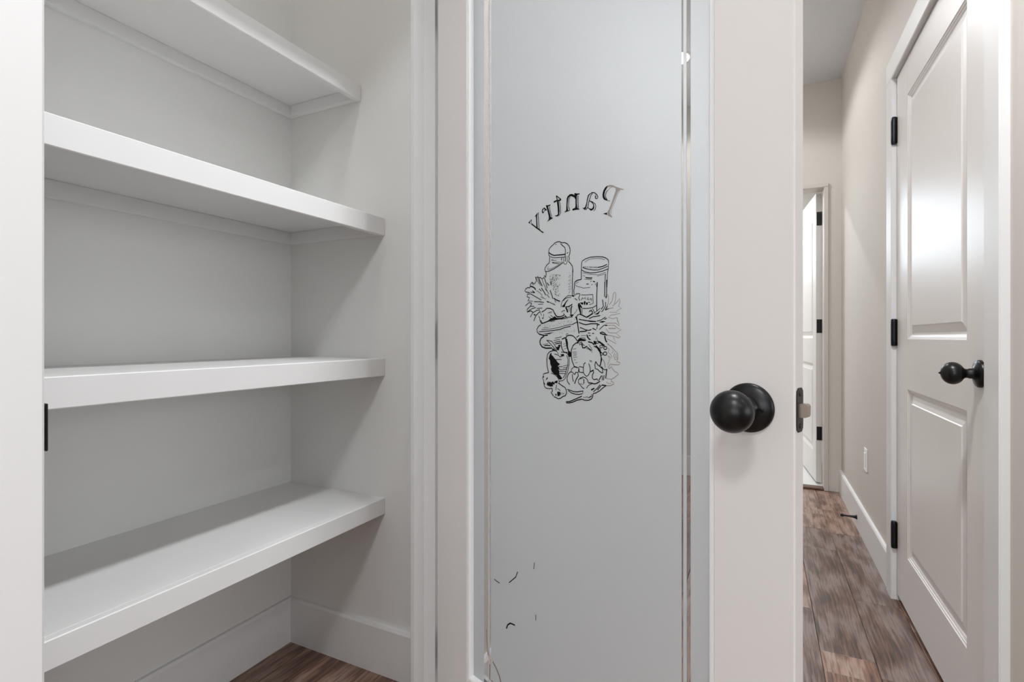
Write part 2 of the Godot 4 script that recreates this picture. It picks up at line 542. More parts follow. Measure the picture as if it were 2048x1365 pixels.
# ------------------------------------------------------------------ frame round the pantry opening
func pantry_frame() -> void:
	var t := thing("trim_1", "white painted door frame round the pantry opening", "door frame")
	t.set_meta("kind", "structure")
	var M: Material = mats.trim
	var up := Vector3(0, 2.14, 0)
	# far jamb with its stop, near jamb, head
	plan("jamb", -0.801, -0.690, 1.067, 1.0715, 0.0, 2.155, M, t, 0.0005)
	plan("jamb", -0.801, -0.690, 0.268, 0.273, 0.0, 2.155, M, t)
	plan("head_jamb", -0.801, -0.690, 0.273, 1.067, 2.14, 2.155, M, t)
	plan("door_stop", -0.7612, -0.7265, 1.055, 1.067, 0.0, 2.14, M, t, 0.001)
	plan("door_stop", -0.7612, -0.7265, 0.273, 0.285, 0.0, 2.14, M, t, 0.003)
	# casings, pantry side and hall side
	for side in [[-0.801, Vector3.LEFT], [-0.690, Vector3.RIGHT]]:
		for e in [[1.0765, Vector3(0, 0, -1)], [0.267, Vector3(0, 0, 1)]]:
			var st := begin()
			sweep(st, casing_profile(0.083, 0.0185 if side[0] < -0.75 else 0.018), Vector3(side[0], 0, -e[0]), e[1], side[1], up)
			obj("casing", st, M, t)
		var sh := begin()
		sweep(sh, casing_profile(0.083, 0.018), Vector3(side[0], 2.145, -1.15), Vector3.UP, side[1], Vector3(0, 0, 0.96))
		obj("head_casing", sh, M, t)
	# strike plate whose lip curls past the near casing
	var sp := plan("strike_plate", -0.735, -0.6868, 0.273, 0.2752, 0.905, 0.956, mats.black, t, 0.0006)
	sp.set_meta("label", "black strike plate edge")
	for h in [1.83, 1.02, 0.25]:
		plan("hinge_leaf", -0.722, -0.690, 1.0645, 1.067, h - 0.045, h + 0.045, mats.black, t, 0.0005)

# ------------------------------------------------------------------ open pantry door with etched glass
func pantry_door() -> void:
	var t := thing("door_1", "open white door with tall frosted glass reading Pantry backwards", "door", Vector3(-0.700, 0, -1.029))
	t.set_meta("kind", "structure")
	t.rotation.y = -0.34190
	var M: Material = mats.door
	var w := 0.7846
	var g0 := 0.1096
	var g1 := 0.6750
	var bot := 0.255
	var top := 2.02
	var head := 2.13
	bx("stile", Vector3(0.0, 0.012, -0.035), Vector3(g0, head, 0.0), M, t, 0.002)
	bx("stile", Vector3(g1, 0.012, -0.035), Vector3(w, head, 0.0), M, t, 0.002)
	bx("rail", Vector3(g0, top, -0.035), Vector3(g1, head, 0.0), M, t, 0.001)
	bx("rail", Vector3(g0, 0.012, -0.035), Vector3(g1, bot, 0.0), M, t, 0.001)
	# glazing beads on both faces
	for face in [1.0, -1.0]:
		var zc := 0.0 if face > 0.0 else -0.035
		var pr := [Vector2(0, -0.014), Vector2(0, -0.0018), Vector2(0.0012, -0.0018), Vector2(0.0016, -0.0002), Vector2(0.0045, -0.0005), Vector2(0.0065, -0.0017), Vector2(0.0079, -0.0042), Vector2(0.0086, -0.0075), Vector2(0.009, -0.014)]
		for e in [[Vector3(g0, bot, zc), Vector3.RIGHT, Vector3(0, top - bot, 0)], [Vector3(g1, bot, zc), Vector3.LEFT, Vector3(0, top - bot, 0)], [Vector3(g0, bot, zc), Vector3.UP, Vector3(g1 - g0, 0, 0)], [Vector3(g0, top, zc), Vector3.DOWN, Vector3(g1 - g0, 0, 0)]]:
			var st := begin()
			sweep(st, pr, e[0], e[1], Vector3(0, 0, face), e[2])
			obj("glazing_bead", st, mats.shelf, t)
	# clear pane, and the frost in pieces with clear lines left between them
	var gp := bx("glass_pane", Vector3(g0, bot, -0.0205), Vector3(g1, top, -0.0165), mats.clear, t, 0.0003)
	gp.set_meta("label", "tall glass pane with etched frost and clear border lines")
	var cuts := [[g0 + 0.004, 0.1530], [0.1671, 0.1721], [0.1769, 0.6195], [0.6222, 0.6278], [0.6343, g1 - 0.004]]
	for c in cuts:
		bx("frosting", Vector3(c[0], bot + 0.004, -0.0131), Vector3(c[1], top - 0.004, -0.0120), mats.frost, gp, 0.0003)
	etching(gp)
	# knob
	var ax := 0.7257
	var ay := 0.929
	var st := begin()
	lathe(st, [Vector2(0.0, 0.0128), Vector2(0.014, 0.0125), Vector2(0.022, 0.0105), Vector2(0.030, 0.0072), Vector2(0.0335, 0.0046), Vector2(0.0343, 0.0028), Vector2(0.0343, 0.0)], Vector3(ax, ay, 0), Vector3.BACK, 56)
	var rose := obj("rose", st, mats.black, t)
	rose.set_meta("label", "round black rose plate")
	st = begin()
	var knob := [Vector2(0.0, 0.0795)]
	for k in range(1, 19):
		var an := PI * 0.5 - k * PI / 22.0
		knob.append(Vector2(0.0282 * cos(an), 0.0565 + 0.0230 * sin(an)))
	knob += [Vector2(0.0118, 0.0330), Vector2(0.0112, 0.0280), Vector2(0.0120, 0.0200), Vector2(0.0150, 0.0150), Vector2(0.0165, 0.0118)]
	lathe(st, knob, Vector3(ax, ay, 0), Vector3.BACK, 56)
	obj("door_knob", st, mats.black, rose)
	st = begin()
	lathe(st, [Vector2(0.0034, 0.0105), Vector2(0.0034, 0.0122), Vector2(0.0026, 0.0128), Vector2(0.0018, 0.0118), Vector2(0.0, 0.0116)], Vector3(ax + 0.0205, ay - 0.0015, 0), Vector3.BACK, 20)
	obj("release_hole", st, mats.dull, rose)
	# hall side knob
	st = begin()
	lathe(st, [Vector2(0.0343, 0.0), Vector2(0.0343, 0.0028), Vector2(0.030, 0.0072), Vector2(0.0165, 0.0118), Vector2(0.0118, 0.02), Vector2(0.0112, 0.0280), Vector2(0.0200, 0.0385), Vector2(0.0270, 0.0480), Vector2(0.0282, 0.0565), Vector2(0.0250, 0.068), Vector2(0.0150, 0.0768), Vector2(0.0, 0.0795)], Vector3(ax, ay, -0.035), Vector3.FORWARD, 40)
	obj("door_knob", st, mats.black, t)
	# latch plate and bolt in the door's edge
	var lp := begin()
	var o := []
	for k in 20:
		var an := TAU * k / 20.0
		o.append(Vector2(0.0128 * clampf(cos(an) * 1.6, -1.0, 1.0), 0.0295 * clampf(sin(an) * 1.06, -1.0, 1.0)))
	sweep(lp, o, Vector3(w - 0.0004, 0.930, -0.0175), Vector3.BACK, Vector3.UP, Vector3(0.0016, 0, 0))
	var plate := obj("latch_plate", lp, mats.dull, t)
	plate.set_meta("label", "dark latch plate with two screws")
	for s in [-1.0, 1.0]:
		st = begin()
		lathe(st, [Vector2(0.0036, 0.0), Vector2(0.0032, 0.0012), Vector2(0.0, 0.0015)], Vector3(w + 0.001, 0.930 + s * 0.0215, -0.0175), Vector3.RIGHT, 16)
		obj("screw", st, mats.dull, plate)
	st = begin()
	sweep(st, [Vector2(0.0, -0.0075), Vector2(0.0015, -0.0090), Vector2(0.0085, -0.0092), Vector2(0.0108, -0.0082), Vector2(0.0120, -0.0060), Vector2(0.0122, 0.0060), Vector2(0.0110, 0.0080), Vector2(0.0090, 0.0091), Vector2(0.0015, 0.0090), Vector2(0.0, 0.0075)], Vector3(w, 0.9298, -0.0235), Vector3.RIGHT, Vector3.UP, Vector3(0, 0, 0.0125))
	var bolt := obj("latch_bolt", st, mats.bolt, plate)
	bolt.set_meta("label", "satin nickel latch bolt")
	# hinge leaves and barrels on the hinge side
	for h in [1.83, 1.02, 0.25]:
		var hg := bx("hinge", Vector3(-0.0022, h - 0.045, -0.034), Vector3(0.0, h + 0.045, -0.004), mats.black, t, 0.0005)
		st = begin()
		lathe(st, [Vector2(0.0, -0.05), Vector2(0.005, -0.048), Vector2(0.0062, -0.045), Vector2(0.0062, 0.045), Vector2(0.005, 0.048), Vector2(0.0, 0.05)], Vector3(-0.003, h, -0.0405), Vector3.UP, 20)
		obj("barrel", st, mats.black, hg)

func etching(gp: Node3D) -> void:  # opaque strokes in place of clear glass; view behind put into colour
	var s: SurfaceTool
	var s_dark := begin()
	fill(s_dark, [1811, 4927, 1765, 4906, 1721, 4853, 1706, 4789, 1712, 4736, 1740, 4694, 1814, 4657, 1811, 4675, 1777, 4702, 1752, 4748, 1749, 4790, 1765, 4839, 1814, 4900])
	stroke(s_dark, 14, [1814, 4844, 1783, 4809, 1771, 4760, 1783, 4712, 1808, 4671])
	fill(s_dark, [1715, 4451, 1805, 4458, 1805, 4412, 1746, 4438])
	var s_taupe := begin()
	fill(s_taupe, [1814, 4926, 1869, 4927, 1930, 4907, 1990, 4869, 2074, 4826, 2144, 4794, 2138, 4783, 2074, 4801, 2026, 4770, 1978, 4684, 1924, 4583, 1869, 4470, 1863, 4420, 1906, 4377, 1906, 4349, 1814, 4403, 1814, 4470, 1845, 4505, 1900, 4613, 1948, 4725, 1984, 4804, 1981, 4845, 1942, 4869, 1882, 4891, 1814, 4898])
	stroke(s_taupe, 11, [1924, 4882, 1869, 4874, 1814, 4839])
	stroke(s_taupe, 11, [2074, 4791, 2026, 4745, 1954, 4597, 1900, 4506, 1879, 4407])
	stroke(s_taupe, 17, [1814, 4662, 1863, 4647])
	layered("letter", [[s_dark, mats.stroke], [s_taupe, mats.taupe]], gp)
	s_dark = begin()
	fill(s_dark, [1479, 4873, 1427, 4865, 1388, 4841, 1368, 4782, 1355, 4715, 1328, 4645, 1302, 4629, 1261, 4636, 1315, 4587, 1341, 4606, 1361, 4655, 1381, 4737, 1394, 4787, 1414, 4831, 1453, 4855, 1492, 4855])
	stroke(s_dark, 17, [1486, 4851, 1453, 4828, 1421, 4750, 1401, 4701, 1388, 4624, 1335, 4586])
	stroke(s_dark, 18, [1466, 4873, 1531, 4860, 1582, 4818, 1605, 4772, 1598, 4747, 1569, 4745, 1547, 4768])
	fill(s_dark, [1550, 4830, 1569, 4790, 1566, 4769, 1550, 4762, 1541, 4780, 1550, 4809])
	stroke(s_dark, 13, [1421, 4734, 1492, 4700, 1550, 4652, 1560, 4608, 1550, 4563, 1518, 4532])
	fill(s_dark, [1421, 4734, 1492, 4694, 1524, 4646, 1528, 4599, 1518, 4564, 1456, 4546, 1375, 4621, 1388, 4624, 1427, 4596, 1473, 4582, 1499, 4604, 1505, 4645, 1479, 4686, 1427, 4723])
	layered("letter", [[s_dark, mats.stroke]], gp)
	s_dark = begin()
	fill(s_dark, [894, 4879, 918, 4919, 966, 4940, 1014, 4930, 986, 4906, 947, 4891, 928, 4857, 913, 4754, 918, 4693, 928, 4653, 986, 4636, 830, 4625, 879, 4662, 884, 4729])
	stroke(s_dark, 16, [971, 4894, 942, 4832, 937, 4720, 966, 4646])
	stroke(s_dark, 42, [957, 4923, 1014, 4919, 1091, 4877, 1111, 4837])
	fill(s_dark, [1033, 4658, 1091, 4667, 1102, 4703, 1102, 4866, 1085, 4907, 1071, 4926, 1091, 4944, 1133, 4924, 1204, 4913, 1194, 4896, 1146, 4895, 1133, 4870, 1133, 4751, 1146, 4657, 1197, 4629, 1194, 4619, 1091, 4626, 1029, 4626])
	stroke(s_dark, 16, [1163, 4880, 1160, 4800, 1167, 4648])
	layered("letter", [[s_dark, mats.stroke]], gp)
	s_dark = begin()
	stroke(s_dark, 44, [673, 4868, 691, 4749, 699, 4656])
	fill(s_dark, [719, 4683, 711, 4615, 681, 4578, 630, 4587, 589, 4609, 650, 4606, 676, 4621, 679, 4690])
	stroke(s_dark, 15, [716, 4860, 741, 4740, 746, 4632, 701, 4586])
	stroke(s_dark, 19, [635, 4983, 756, 4886])
	stroke(s_dark, 21, [635, 4983, 660, 4901])
	stroke(s_dark, 33, [756, 4886, 701, 4876, 650, 4886, 571, 4870])
	layered("letter", [[s_dark, mats.stroke]], gp)
	s_dark = begin()
	fill(s_dark, [367, 4847, 414, 4843, 456, 4729, 497, 4597, 559, 4568, 403, 4519, 445, 4567, 445, 4614, 414, 4721, 388, 4788])
	fill(s_dark, [367, 4847, 414, 4837, 492, 4844, 476, 4815, 435, 4815, 393, 4803])
	stroke(s_dark, 15, [461, 4807, 487, 4693, 523, 4593])
	stroke(s_dark, 30, [382, 4750, 324, 4800, 282, 4776, 277, 4737, 300, 4708])
	stroke(s_dark, 16, [303, 4709, 340, 4758, 388, 4749])
	layered("letter", [[s_dark, mats.stroke]], gp)
	s_dark = begin()
	fill(s_dark, [158, 4746, 54, 4668, 95, 4687, 106, 4639, 120, 4437, 156, 4415, 142, 4545, 134, 4666])
	stroke(s_dark, 16, [174, 4743, 164, 4677, 180, 4539, 191, 4406])
	fill(s_dark, [-101, 4580, -51, 4612, -62, 4570, -29, 4548, -51, 4550])
	stroke(s_dark, 16, [-12, 4630, -101, 4580])
	stroke(s_dark, 12, [-12, 4630, -29, 4572, -12, 4549])
	stroke(s_dark, 26, [-17, 4546, 137, 4434, 223, 4381])
	fill(s_dark, [212, 4391, 319, 4327, 287, 4315, 169, 4401])
	layered("letter", [[s_dark, mats.stroke]], gp)
	s_dark = begin()
	stroke(s_dark, 17, [360, 3552, 344, 3583, 350, 3623, 384, 3670, 454, 3712, 464, 3741, 464, 3786, 470, 3835, 447, 3872, 444, 3932, 454, 3981, 497, 4020, 556, 4052, 601, 4081, 672, 4096])
	stroke(s_dark, 17, [672, 4096, 729, 4086, 774, 4061, 843, 4056, 905, 4027, 948, 3983, 970, 3932, 976, 3888, 967, 3832, 942, 3787, 958, 3742, 936, 3691, 991, 3642, 1028, 3591, 1040, 3532, 1043, 3477])
	stroke(s_dark, 22, [450, 3912, 510, 3873, 575, 3845, 678, 3840, 774, 3835, 859, 3837])
	stroke(s_dark, 16, [736, 4054, 793, 4007, 849, 3961, 862, 3912, 859, 3815, 859, 3699])
	stroke(s_dark, 12, [805, 3778, 818, 3723, 821, 3669, 855, 3642, 893, 3657, 905, 3699, 899, 3772, 905, 3796])
	stroke(s_dark, 13, [490, 3830, 562, 3800, 678, 3792, 774, 3786, 855, 3782])
	stroke(s_dark, 12, [529, 3712, 614, 3686, 704, 3672])
	stroke(s_dark, 9, [536, 3714, 640, 3705, 729, 3703])
	stroke(s_dark, 17, [764, 3777, 764, 3729])
	stroke(s_dark, 17, [360, 3552, 470, 3557, 588, 3590, 691, 3629, 805, 3686])
	stroke(s_dark, 10, [411, 3592, 483, 3590, 562, 3607, 678, 3645, 786, 3707])
	stroke(s_dark, 8, [411, 3592, 431, 3650])
	stroke(s_dark, 16, [893, 3845, 930, 3860])
	stroke(s_dark, 11, [608, 4048, 640, 4051])
	stroke(s_dark, 8, [516, 3775, 562, 3760])
	stroke(s_dark, 8, [503, 3757, 640, 3742])
	stroke(s_dark, 18, [370, 3557, 377, 3502, 364, 3438])
	stroke(s_dark, 17, [1037, 3524, 1034, 3429, 1028, 3287, 1028, 3044])
	stroke(s_dark, 18, [364, 3438, 330, 3481, 317, 3437, 269, 3415, 228, 3449, 187, 3447, 146, 3476, 139, 3451, 90, 3476, 118, 3392, 80, 3349, 52, 3331, -1, 3376, -22, 3357, -50, 3328, -50, 3292, -72, 3262])
	stroke(s_dark, 18, [-72, 3262, -115, 3276, -172, 3254, -205, 3209, -165, 3186, -72, 3169, -65, 3138, -129, 3142, -143, 3091, -72, 3066, -93, 3036, -115, 2996])
	stroke(s_dark, 26, [-50, 3297, 20, 3277, 76, 3247, 97, 3210])
	stroke(s_dark, 12, [-15, 3366, 34, 3311])
	stroke(s_dark, 20, [187, 3437, 228, 3343, 276, 3274])
	stroke(s_dark, 12, [146, 3461, 201, 3350, 228, 3282])
	stroke(s_dark, 10, [97, 3465, 160, 3368, 201, 3320])
	stroke(s_dark, 12, [269, 3405, 296, 3343, 350, 3258, 404, 3170])
	stroke(s_dark, 17, [330, 3440, 370, 3337, 404, 3225])
	stroke(s_dark, 19, [404, 3334, 450, 3271])
	stroke(s_dark, 19, [249, 3245, 317, 3165, 370, 3092])
	stroke(s_dark, 15, [187, 3229, 256, 3179])
	stroke(s_dark, 10, [118, 3198, 215, 3147, 276, 3087])
	stroke(s_dark, 16, [-50, 3148, 34, 3106, 146, 3054, 249, 3003])
	stroke(s_dark, 14, [-50, 3178, 62, 3156])
	stroke(s_dark, 21, [6, 3201, 76, 3160])
	stroke(s_dark, 9, [228, 3070, 310, 3025])
	stroke(s_dark, 9, [256, 3078, 364, 3012])
	stroke(s_dark, 12, [391, 3106, 464, 3037])
	stroke(s_dark, 12, [350, 3218, 411, 3159, 450, 3107])
	stroke(s_dark, 19, [483, 3165, 523, 3088, 549, 3012])
	stroke(s_dark, 14, [194, 2976, 296, 2955])
	stroke(s_dark, 14, [62, 2982, 187, 2971])
	stroke(s_dark, 15, [391, 2971, 437, 2944])
	stroke(s_dark, 13, [450, 2953, 523, 2925, 595, 2901])
	stroke(s_dark, 16, [497, 3184, 477, 3155])
	stroke(s_dark, 23, [569, 3021, 640, 2983, 729, 2954])
	stroke(s_dark, 13, [595, 2985, 627, 2939])
	stroke(s_dark, 11, [-91, 3002, 22, 2991])
	stroke(s_dark, 16, [-190, 2906, -91, 2967, -10, 2957])
	stroke(s_dark, 18, [-10, 2951, -50, 2894, -140, 2833, -140, 2780, -26, 2799])
	stroke(s_dark, 16, [-50, 2894, 62, 2886])
	stroke(s_dark, 16, [-132, 2785, -10, 2840, 102, 2864])
	stroke(s_dark, 19, [-26, 2799, 22, 2768])
	stroke(s_dark, 17, [-50, 2676, 22, 2762, 134, 2805, 213, 2811])
	stroke(s_dark, 19, [46, 2592, 102, 2701, 213, 2779])
	stroke(s_dark, 14, [134, 2843, 275, 2843])
	stroke(s_dark, 14, [54, 2980, 189, 2971, 321, 2953])
	stroke(s_dark, 12, [165, 2920, 298, 2922])
	stroke(s_dark, 12, [398, 2972, 504, 2933, 608, 2888])
	stroke(s_dark, 24, [46, 2726, 94, 2713])
	stroke(s_dark, 20, [259, 2766, 329, 2792, 398, 2835, 489, 2826, 556, 2795, 593, 2726, 645, 2668, 711, 2658, 783, 2670, 848, 2701])
	stroke(s_dark, 16, [181, 2687, 205, 2652, 220, 2582, 259, 2529])
	stroke(s_dark, 20, [228, 2605, 275, 2546])
	stroke(s_dark, 8, [413, 2743, 519, 2745])
	stroke(s_dark, 8, [443, 2756, 534, 2767])
	stroke(s_dark, 11, [443, 2668, 504, 2638])
	stroke(s_dark, 11, [489, 2695, 556, 2659])
	stroke(s_dark, 12, [213, 2785, 259, 2696])
	stroke(s_dark, 12, [314, 2729, 306, 2649])
	stroke(s_dark, 20, [267, 2650, 306, 2638])
	fill(s_dark, [259, 2547, 352, 2573, 443, 2600, 474, 2628, 549, 2648, 593, 2675, 652, 2640, 754, 2637, 852, 2656, 754, 2623, 608, 2604, 496, 2590, 383, 2559, 275, 2529])
	stroke(s_dark, 19, [237, 2519, 169, 2482, 130, 2426, 143, 2369, 194, 2330])
	stroke(s_dark, 25, [194, 2330, 330, 2305, 421, 2314])
	stroke(s_dark, 15, [262, 2537, 421, 2577, 585, 2604, 776, 2624, 931, 2647, 1030, 2647])
	stroke(s_dark, 24, [1105, 2651, 1120, 2627, 1150, 2555, 1157, 2491, 1172, 2403, 1187, 2338])
	stroke(s_dark, 16, [186, 2378, 421, 2391, 585, 2402, 712, 2416, 854, 2454, 992, 2476])
	stroke(s_dark, 11, [254, 2418, 487, 2428, 697, 2456, 892, 2495, 1022, 2511])
	stroke(s_dark, 8, [288, 2449, 421, 2460])
	stroke(s_dark, 16, [1022, 2505, 1135, 2550])
	stroke(s_dark, 12, [487, 2570, 601, 2586])
	stroke(s_dark, 8, [744, 2607, 931, 2626])
	stroke(s_dark, 27, [321, 2292, 245, 2249, 211, 2192, 220, 2136, 271, 2080, 371, 2056, 528, 2062])
	stroke(s_dark, 11, [601, 2249, 768, 2280])
	stroke(s_dark, 11, [568, 2206, 728, 2231])
	stroke(s_dark, 15, [585, 2170, 744, 2195])
	stroke(s_dark, 18, [609, 2142, 744, 2162])
	stroke(s_dark, 20, [330, 2105, 388, 2112, 487, 2107])
	stroke(s_dark, 10, [288, 2124, 421, 2144])
	stroke(s_dark, 15, [388, 2212, 520, 2194, 585, 2133, 641, 2054])
	stroke(s_dark, 15, [388, 2212, 487, 2144, 585, 2059, 641, 2024])
	stroke(s_dark, 20, [760, 2195, 756, 2116, 783, 2044, 822, 1991, 915, 1981])
	stroke(s_dark, 23, [776, 2231, 838, 2256, 885, 2262])
	stroke(s_dark, 19, [877, 2262, 915, 2303, 984, 2309, 1052, 2291, 1105, 2250, 1142, 2203])
	stroke(s_dark, 13, [885, 2274, 885, 2334, 931, 2333])
	stroke(s_dark, 17, [1127, 2268, 1187, 2303])
	stroke(s_dark, 8, [807, 2135, 861, 2154])
	stroke(s_dark, 8, [815, 2093, 885, 2118])
	stroke(s_dark, 8, [830, 2045, 900, 2070])
	fill(s_dark, [271, 2343, 421, 2351, 568, 2366, 454, 2329])
	fill(s_dark, [854, 2250, 900, 2244, 923, 2166, 923, 2094, 946, 2023, 992, 1988, 1007, 1929, 938, 1934, 923, 2011, 885, 2094, 869, 2184])
	fill(s_dark, [633, 2085, 689, 2091, 681, 2116, 712, 2134, 744, 2116, 697, 2019, 649, 2024])
	fill(s_dark, [520, 2052, 568, 2053, 641, 2011, 536, 2022])
	stroke(s_dark, 19, [440, 1581, 402, 1708, 393, 1836, 414, 1939, 474, 1992, 575, 2016, 658, 2002])
	stroke(s_dark, 14, [757, 1991, 870, 1981, 926, 1945, 954, 1878, 950, 1761, 918, 1636, 854, 1490, 797, 1449, 708, 1431])
	stroke(s_dark, 15, [894, 1932, 926, 1852, 918, 1741, 886, 1665, 862, 1577, 806, 1499])
	fill(s_dark, [512, 1980, 474, 1940, 440, 1856, 474, 1825, 483, 1749, 516, 1699, 500, 1661, 516, 1610, 558, 1574, 642, 1541, 691, 1480, 732, 1461, 789, 1486, 757, 1522, 708, 1569, 716, 1620, 683, 1656, 724, 1670, 675, 1719, 732, 1759, 675, 1788, 625, 1843, 592, 1867, 558, 1904, 516, 1929])
	stroke(s_dark, 12, [625, 1843, 765, 1847])
	stroke(s_dark, 13, [691, 1707, 797, 1714])
	stroke(s_dark, 13, [691, 1650, 806, 1655, 902, 1678])
	stroke(s_dark, 12, [716, 1620, 878, 1628])
	stroke(s_dark, 12, [708, 1579, 870, 1587])
	stroke(s_dark, 10, [806, 1724, 910, 1747])
	stroke(s_dark, 10, [806, 1686, 902, 1709])
	stroke(s_dark, 15, [592, 1950, 691, 1927, 724, 1896, 830, 1924])
	stroke(s_dark, 12, [642, 2008, 691, 1946])
	fill(s_dark, [741, 1944, 822, 1955, 830, 1924, 757, 1916])
	fill(s_dark, [926, 2019, 997, 1959, 993, 1904, 950, 1902, 918, 1957])
	stroke(s_dark, 17, [446, 1584, 360, 1566, 302, 1547, 309, 1504, 280, 1476, 309, 1429, 317, 1359, 331, 1307, 374, 1277, 453, 1270, 530, 1288])
	stroke(s_dark, 14, [502, 1579, 600, 1552, 669, 1503, 703, 1453, 710, 1401, 676, 1383])
	fill(s_dark, [389, 1364, 431, 1420, 431, 1388, 474, 1412, 502, 1393, 551, 1422, 572, 1397, 614, 1431, 669, 1445, 669, 1403, 635, 1385, 600, 1399, 586, 1356, 544, 1364, 558, 1327, 488, 1312, 403, 1333])
	stroke(s_dark, 29, [291, 1493, 320, 1494])
	fill(s_dark, [360, 1427, 396, 1488, 424, 1484, 403, 1451])
	stroke(s_dark, 16, [324, 1381, 346, 1340])
	stroke(s_dark, 19, [703, 1390, 778, 1353, 852, 1322, 886, 1272, 889, 1221, 859, 1167, 805, 1152, 744, 1111, 683, 1095, 635, 1112, 593, 1127, 579, 1115])
	stroke(s_dark, 19, [530, 1283, 537, 1225, 502, 1202, 537, 1172, 565, 1132])
	stroke(s_dark, 16, [642, 1359, 635, 1306, 621, 1258])
	fill(s_dark, [655, 1229, 724, 1234, 744, 1215, 724, 1156, 669, 1141])
	stroke(s_dark, 35, [614, 1168, 642, 1170])
	stroke(s_dark, 11, [738, 1173, 758, 1216, 772, 1181, 792, 1224, 805, 1189, 832, 1222])
	stroke(s_dark, 13, [662, 1293, 738, 1256])
	stroke(s_dark, 17, [908, 1292, 984, 1277, 1067, 1260, 1156, 1264, 1281, 1290])
	stroke(s_dark, 17, [931, 1270, 1007, 1232, 1097, 1215, 1186, 1219, 1259, 1234])
	stroke(s_dark, 20, [1252, 1193, 1142, 1142, 1037, 1098, 962, 1068, 877, 1057, 881, 1037, 946, 1040, 1037, 1063, 1142, 1110, 1252, 1137])
	stroke(s_dark, 19, [1252, 1137, 1317, 1123, 1403, 1130, 1467, 1159, 1495, 1207, 1502, 1253])
	stroke(s_dark, 11, [1274, 1287, 1266, 1234])
	stroke(s_dark, 13, [1353, 1345, 1389, 1388, 1445, 1426, 1516, 1442])
	stroke(s_dark, 16, [1303, 1330, 1259, 1350, 1215, 1393, 1171, 1431, 1171, 1484, 1215, 1521, 1274, 1545, 1331, 1534, 1374, 1502, 1396, 1445])
	stroke(s_dark, 11, [1186, 1502, 1274, 1519, 1303, 1474, 1281, 1409, 1215, 1417])
	stroke(s_dark, 19, [1295, 1503, 1299, 1428])
	stroke(s_dark, 20, [1396, 1443, 1460, 1447, 1537, 1435, 1592, 1452, 1654, 1490])
	stroke(s_dark, 26, [1460, 1318, 1530, 1357])
	stroke(s_dark, 16, [1292, 1173, 1313, 1180])
	stroke(s_dark, 12, [1346, 1194, 1339, 1165])
	stroke(s_dark, 12, [1367, 1202, 1378, 1171])
	stroke(s_dark, 17, [1502, 1259, 1564, 1275, 1647, 1321, 1708, 1370, 1769, 1413])
	stroke(s_dark, 17, [1509, 1293, 1599, 1362, 1654, 1428])
	stroke(s_dark, 18, [1599, 1328, 1681, 1419])
	stroke(s_dark, 18, [1688, 1593, 1654, 1546, 1633, 1506, 1599, 1504, 1606, 1527, 1516, 1510, 1488, 1537, 1488, 1594, 1516, 1641, 1502, 1669])
	stroke(s_dark, 20, [1445, 1649, 1516, 1681])
	stroke(s_dark, 15, [1702, 1510, 1708, 1594])
	stroke(s_dark, 15, [1729, 1511, 1742, 1602])
	stroke(s_dark, 20, [1776, 1548, 1789, 1649, 1799, 1716])
	stroke(s_dark, 23, [1688, 1425, 1789, 1420])
	fill(s_dark, [1382, 1172, 1460, 1218, 1463, 1250, 1477, 1245, 1470, 1199, 1403, 1168])
	stroke(s_dark, 15, [1003, 1634, 1011, 1677, 1066, 1722, 1151, 1708])
	stroke(s_dark, 17, [987, 1627, 932, 1581, 900, 1511, 908, 1444, 964, 1383])
	stroke(s_dark, 15, [987, 1627, 1034, 1617, 1073, 1582])
	stroke(s_dark, 18, [1027, 1580, 1034, 1501, 1058, 1447])
	stroke(s_dark, 20, [1081, 1577, 1112, 1621, 1158, 1623, 1166, 1557, 1120, 1493, 1097, 1443, 1081, 1406])
	stroke(s_dark, 18, [1174, 1721, 1189, 1631, 1280, 1623])
	stroke(s_dark, 15, [1189, 1734, 1280, 1719])
	stroke(s_dark, 16, [1332, 1811, 1295, 1780, 1284, 1707, 1287, 1623, 1325, 1577, 1362, 1561, 1406, 1594, 1440, 1655, 1436, 1726, 1406, 1796])
	stroke(s_dark, 20, [1181, 2170, 1112, 2163, 1042, 2113, 1003, 2027, 1003, 1916, 1027, 1819, 1073, 1729, 1158, 1708])
	stroke(s_dark, 20, [1523, 2113, 1596, 2079, 1653, 2004, 1681, 1911, 1674, 1841, 1660, 1764])
	stroke(s_dark, 17, [1560, 1837, 1542, 1777, 1552, 1707, 1596, 1703, 1646, 1664, 1709, 1633])
	stroke(s_dark, 17, [1560, 1837, 1603, 1780, 1653, 1752, 1702, 1714, 1716, 1639])
	stroke(s_dark, 21, [1443, 1649, 1516, 1682])
	stroke(s_dark, 8, [1347, 2069, 1421, 2046, 1487, 1994])
	stroke(s_dark, 18, [1189, 2127, 1242, 2152, 1265, 2074, 1317, 2075, 1355, 2111, 1392, 2076, 1465, 2035])
	stroke(s_dark, 24, [1392, 2189, 1480, 2172, 1523, 2137])
	stroke(s_dark, 13, [1234, 2188, 1280, 2134, 1317, 2117])
	stroke(s_dark, 10, [1406, 2141, 1465, 2071, 1480, 2024])
	stroke(s_dark, 8, [1042, 2046, 1120, 2059])
	stroke(s_dark, 8, [1034, 1991, 1127, 1999])
	stroke(s_dark, 8, [1042, 1960, 1135, 1962])
	stroke(s_dark, 8, [1042, 1924, 1120, 1932])
	stroke(s_dark, 8, [1050, 1887, 1143, 1908])
	stroke(s_dark, 8, [1066, 1845, 1112, 1858])
	stroke(s_dark, 8, [1097, 1797, 1151, 1805])
	stroke(s_dark, 28, [1617, 2196, 1681, 2162, 1744, 2116])
	stroke(s_dark, 32, [1560, 2119, 1610, 2079, 1653, 2033, 1674, 1981])
	stroke(s_dark, 19, [1681, 1911, 1695, 1876, 1667, 1806, 1653, 1764])
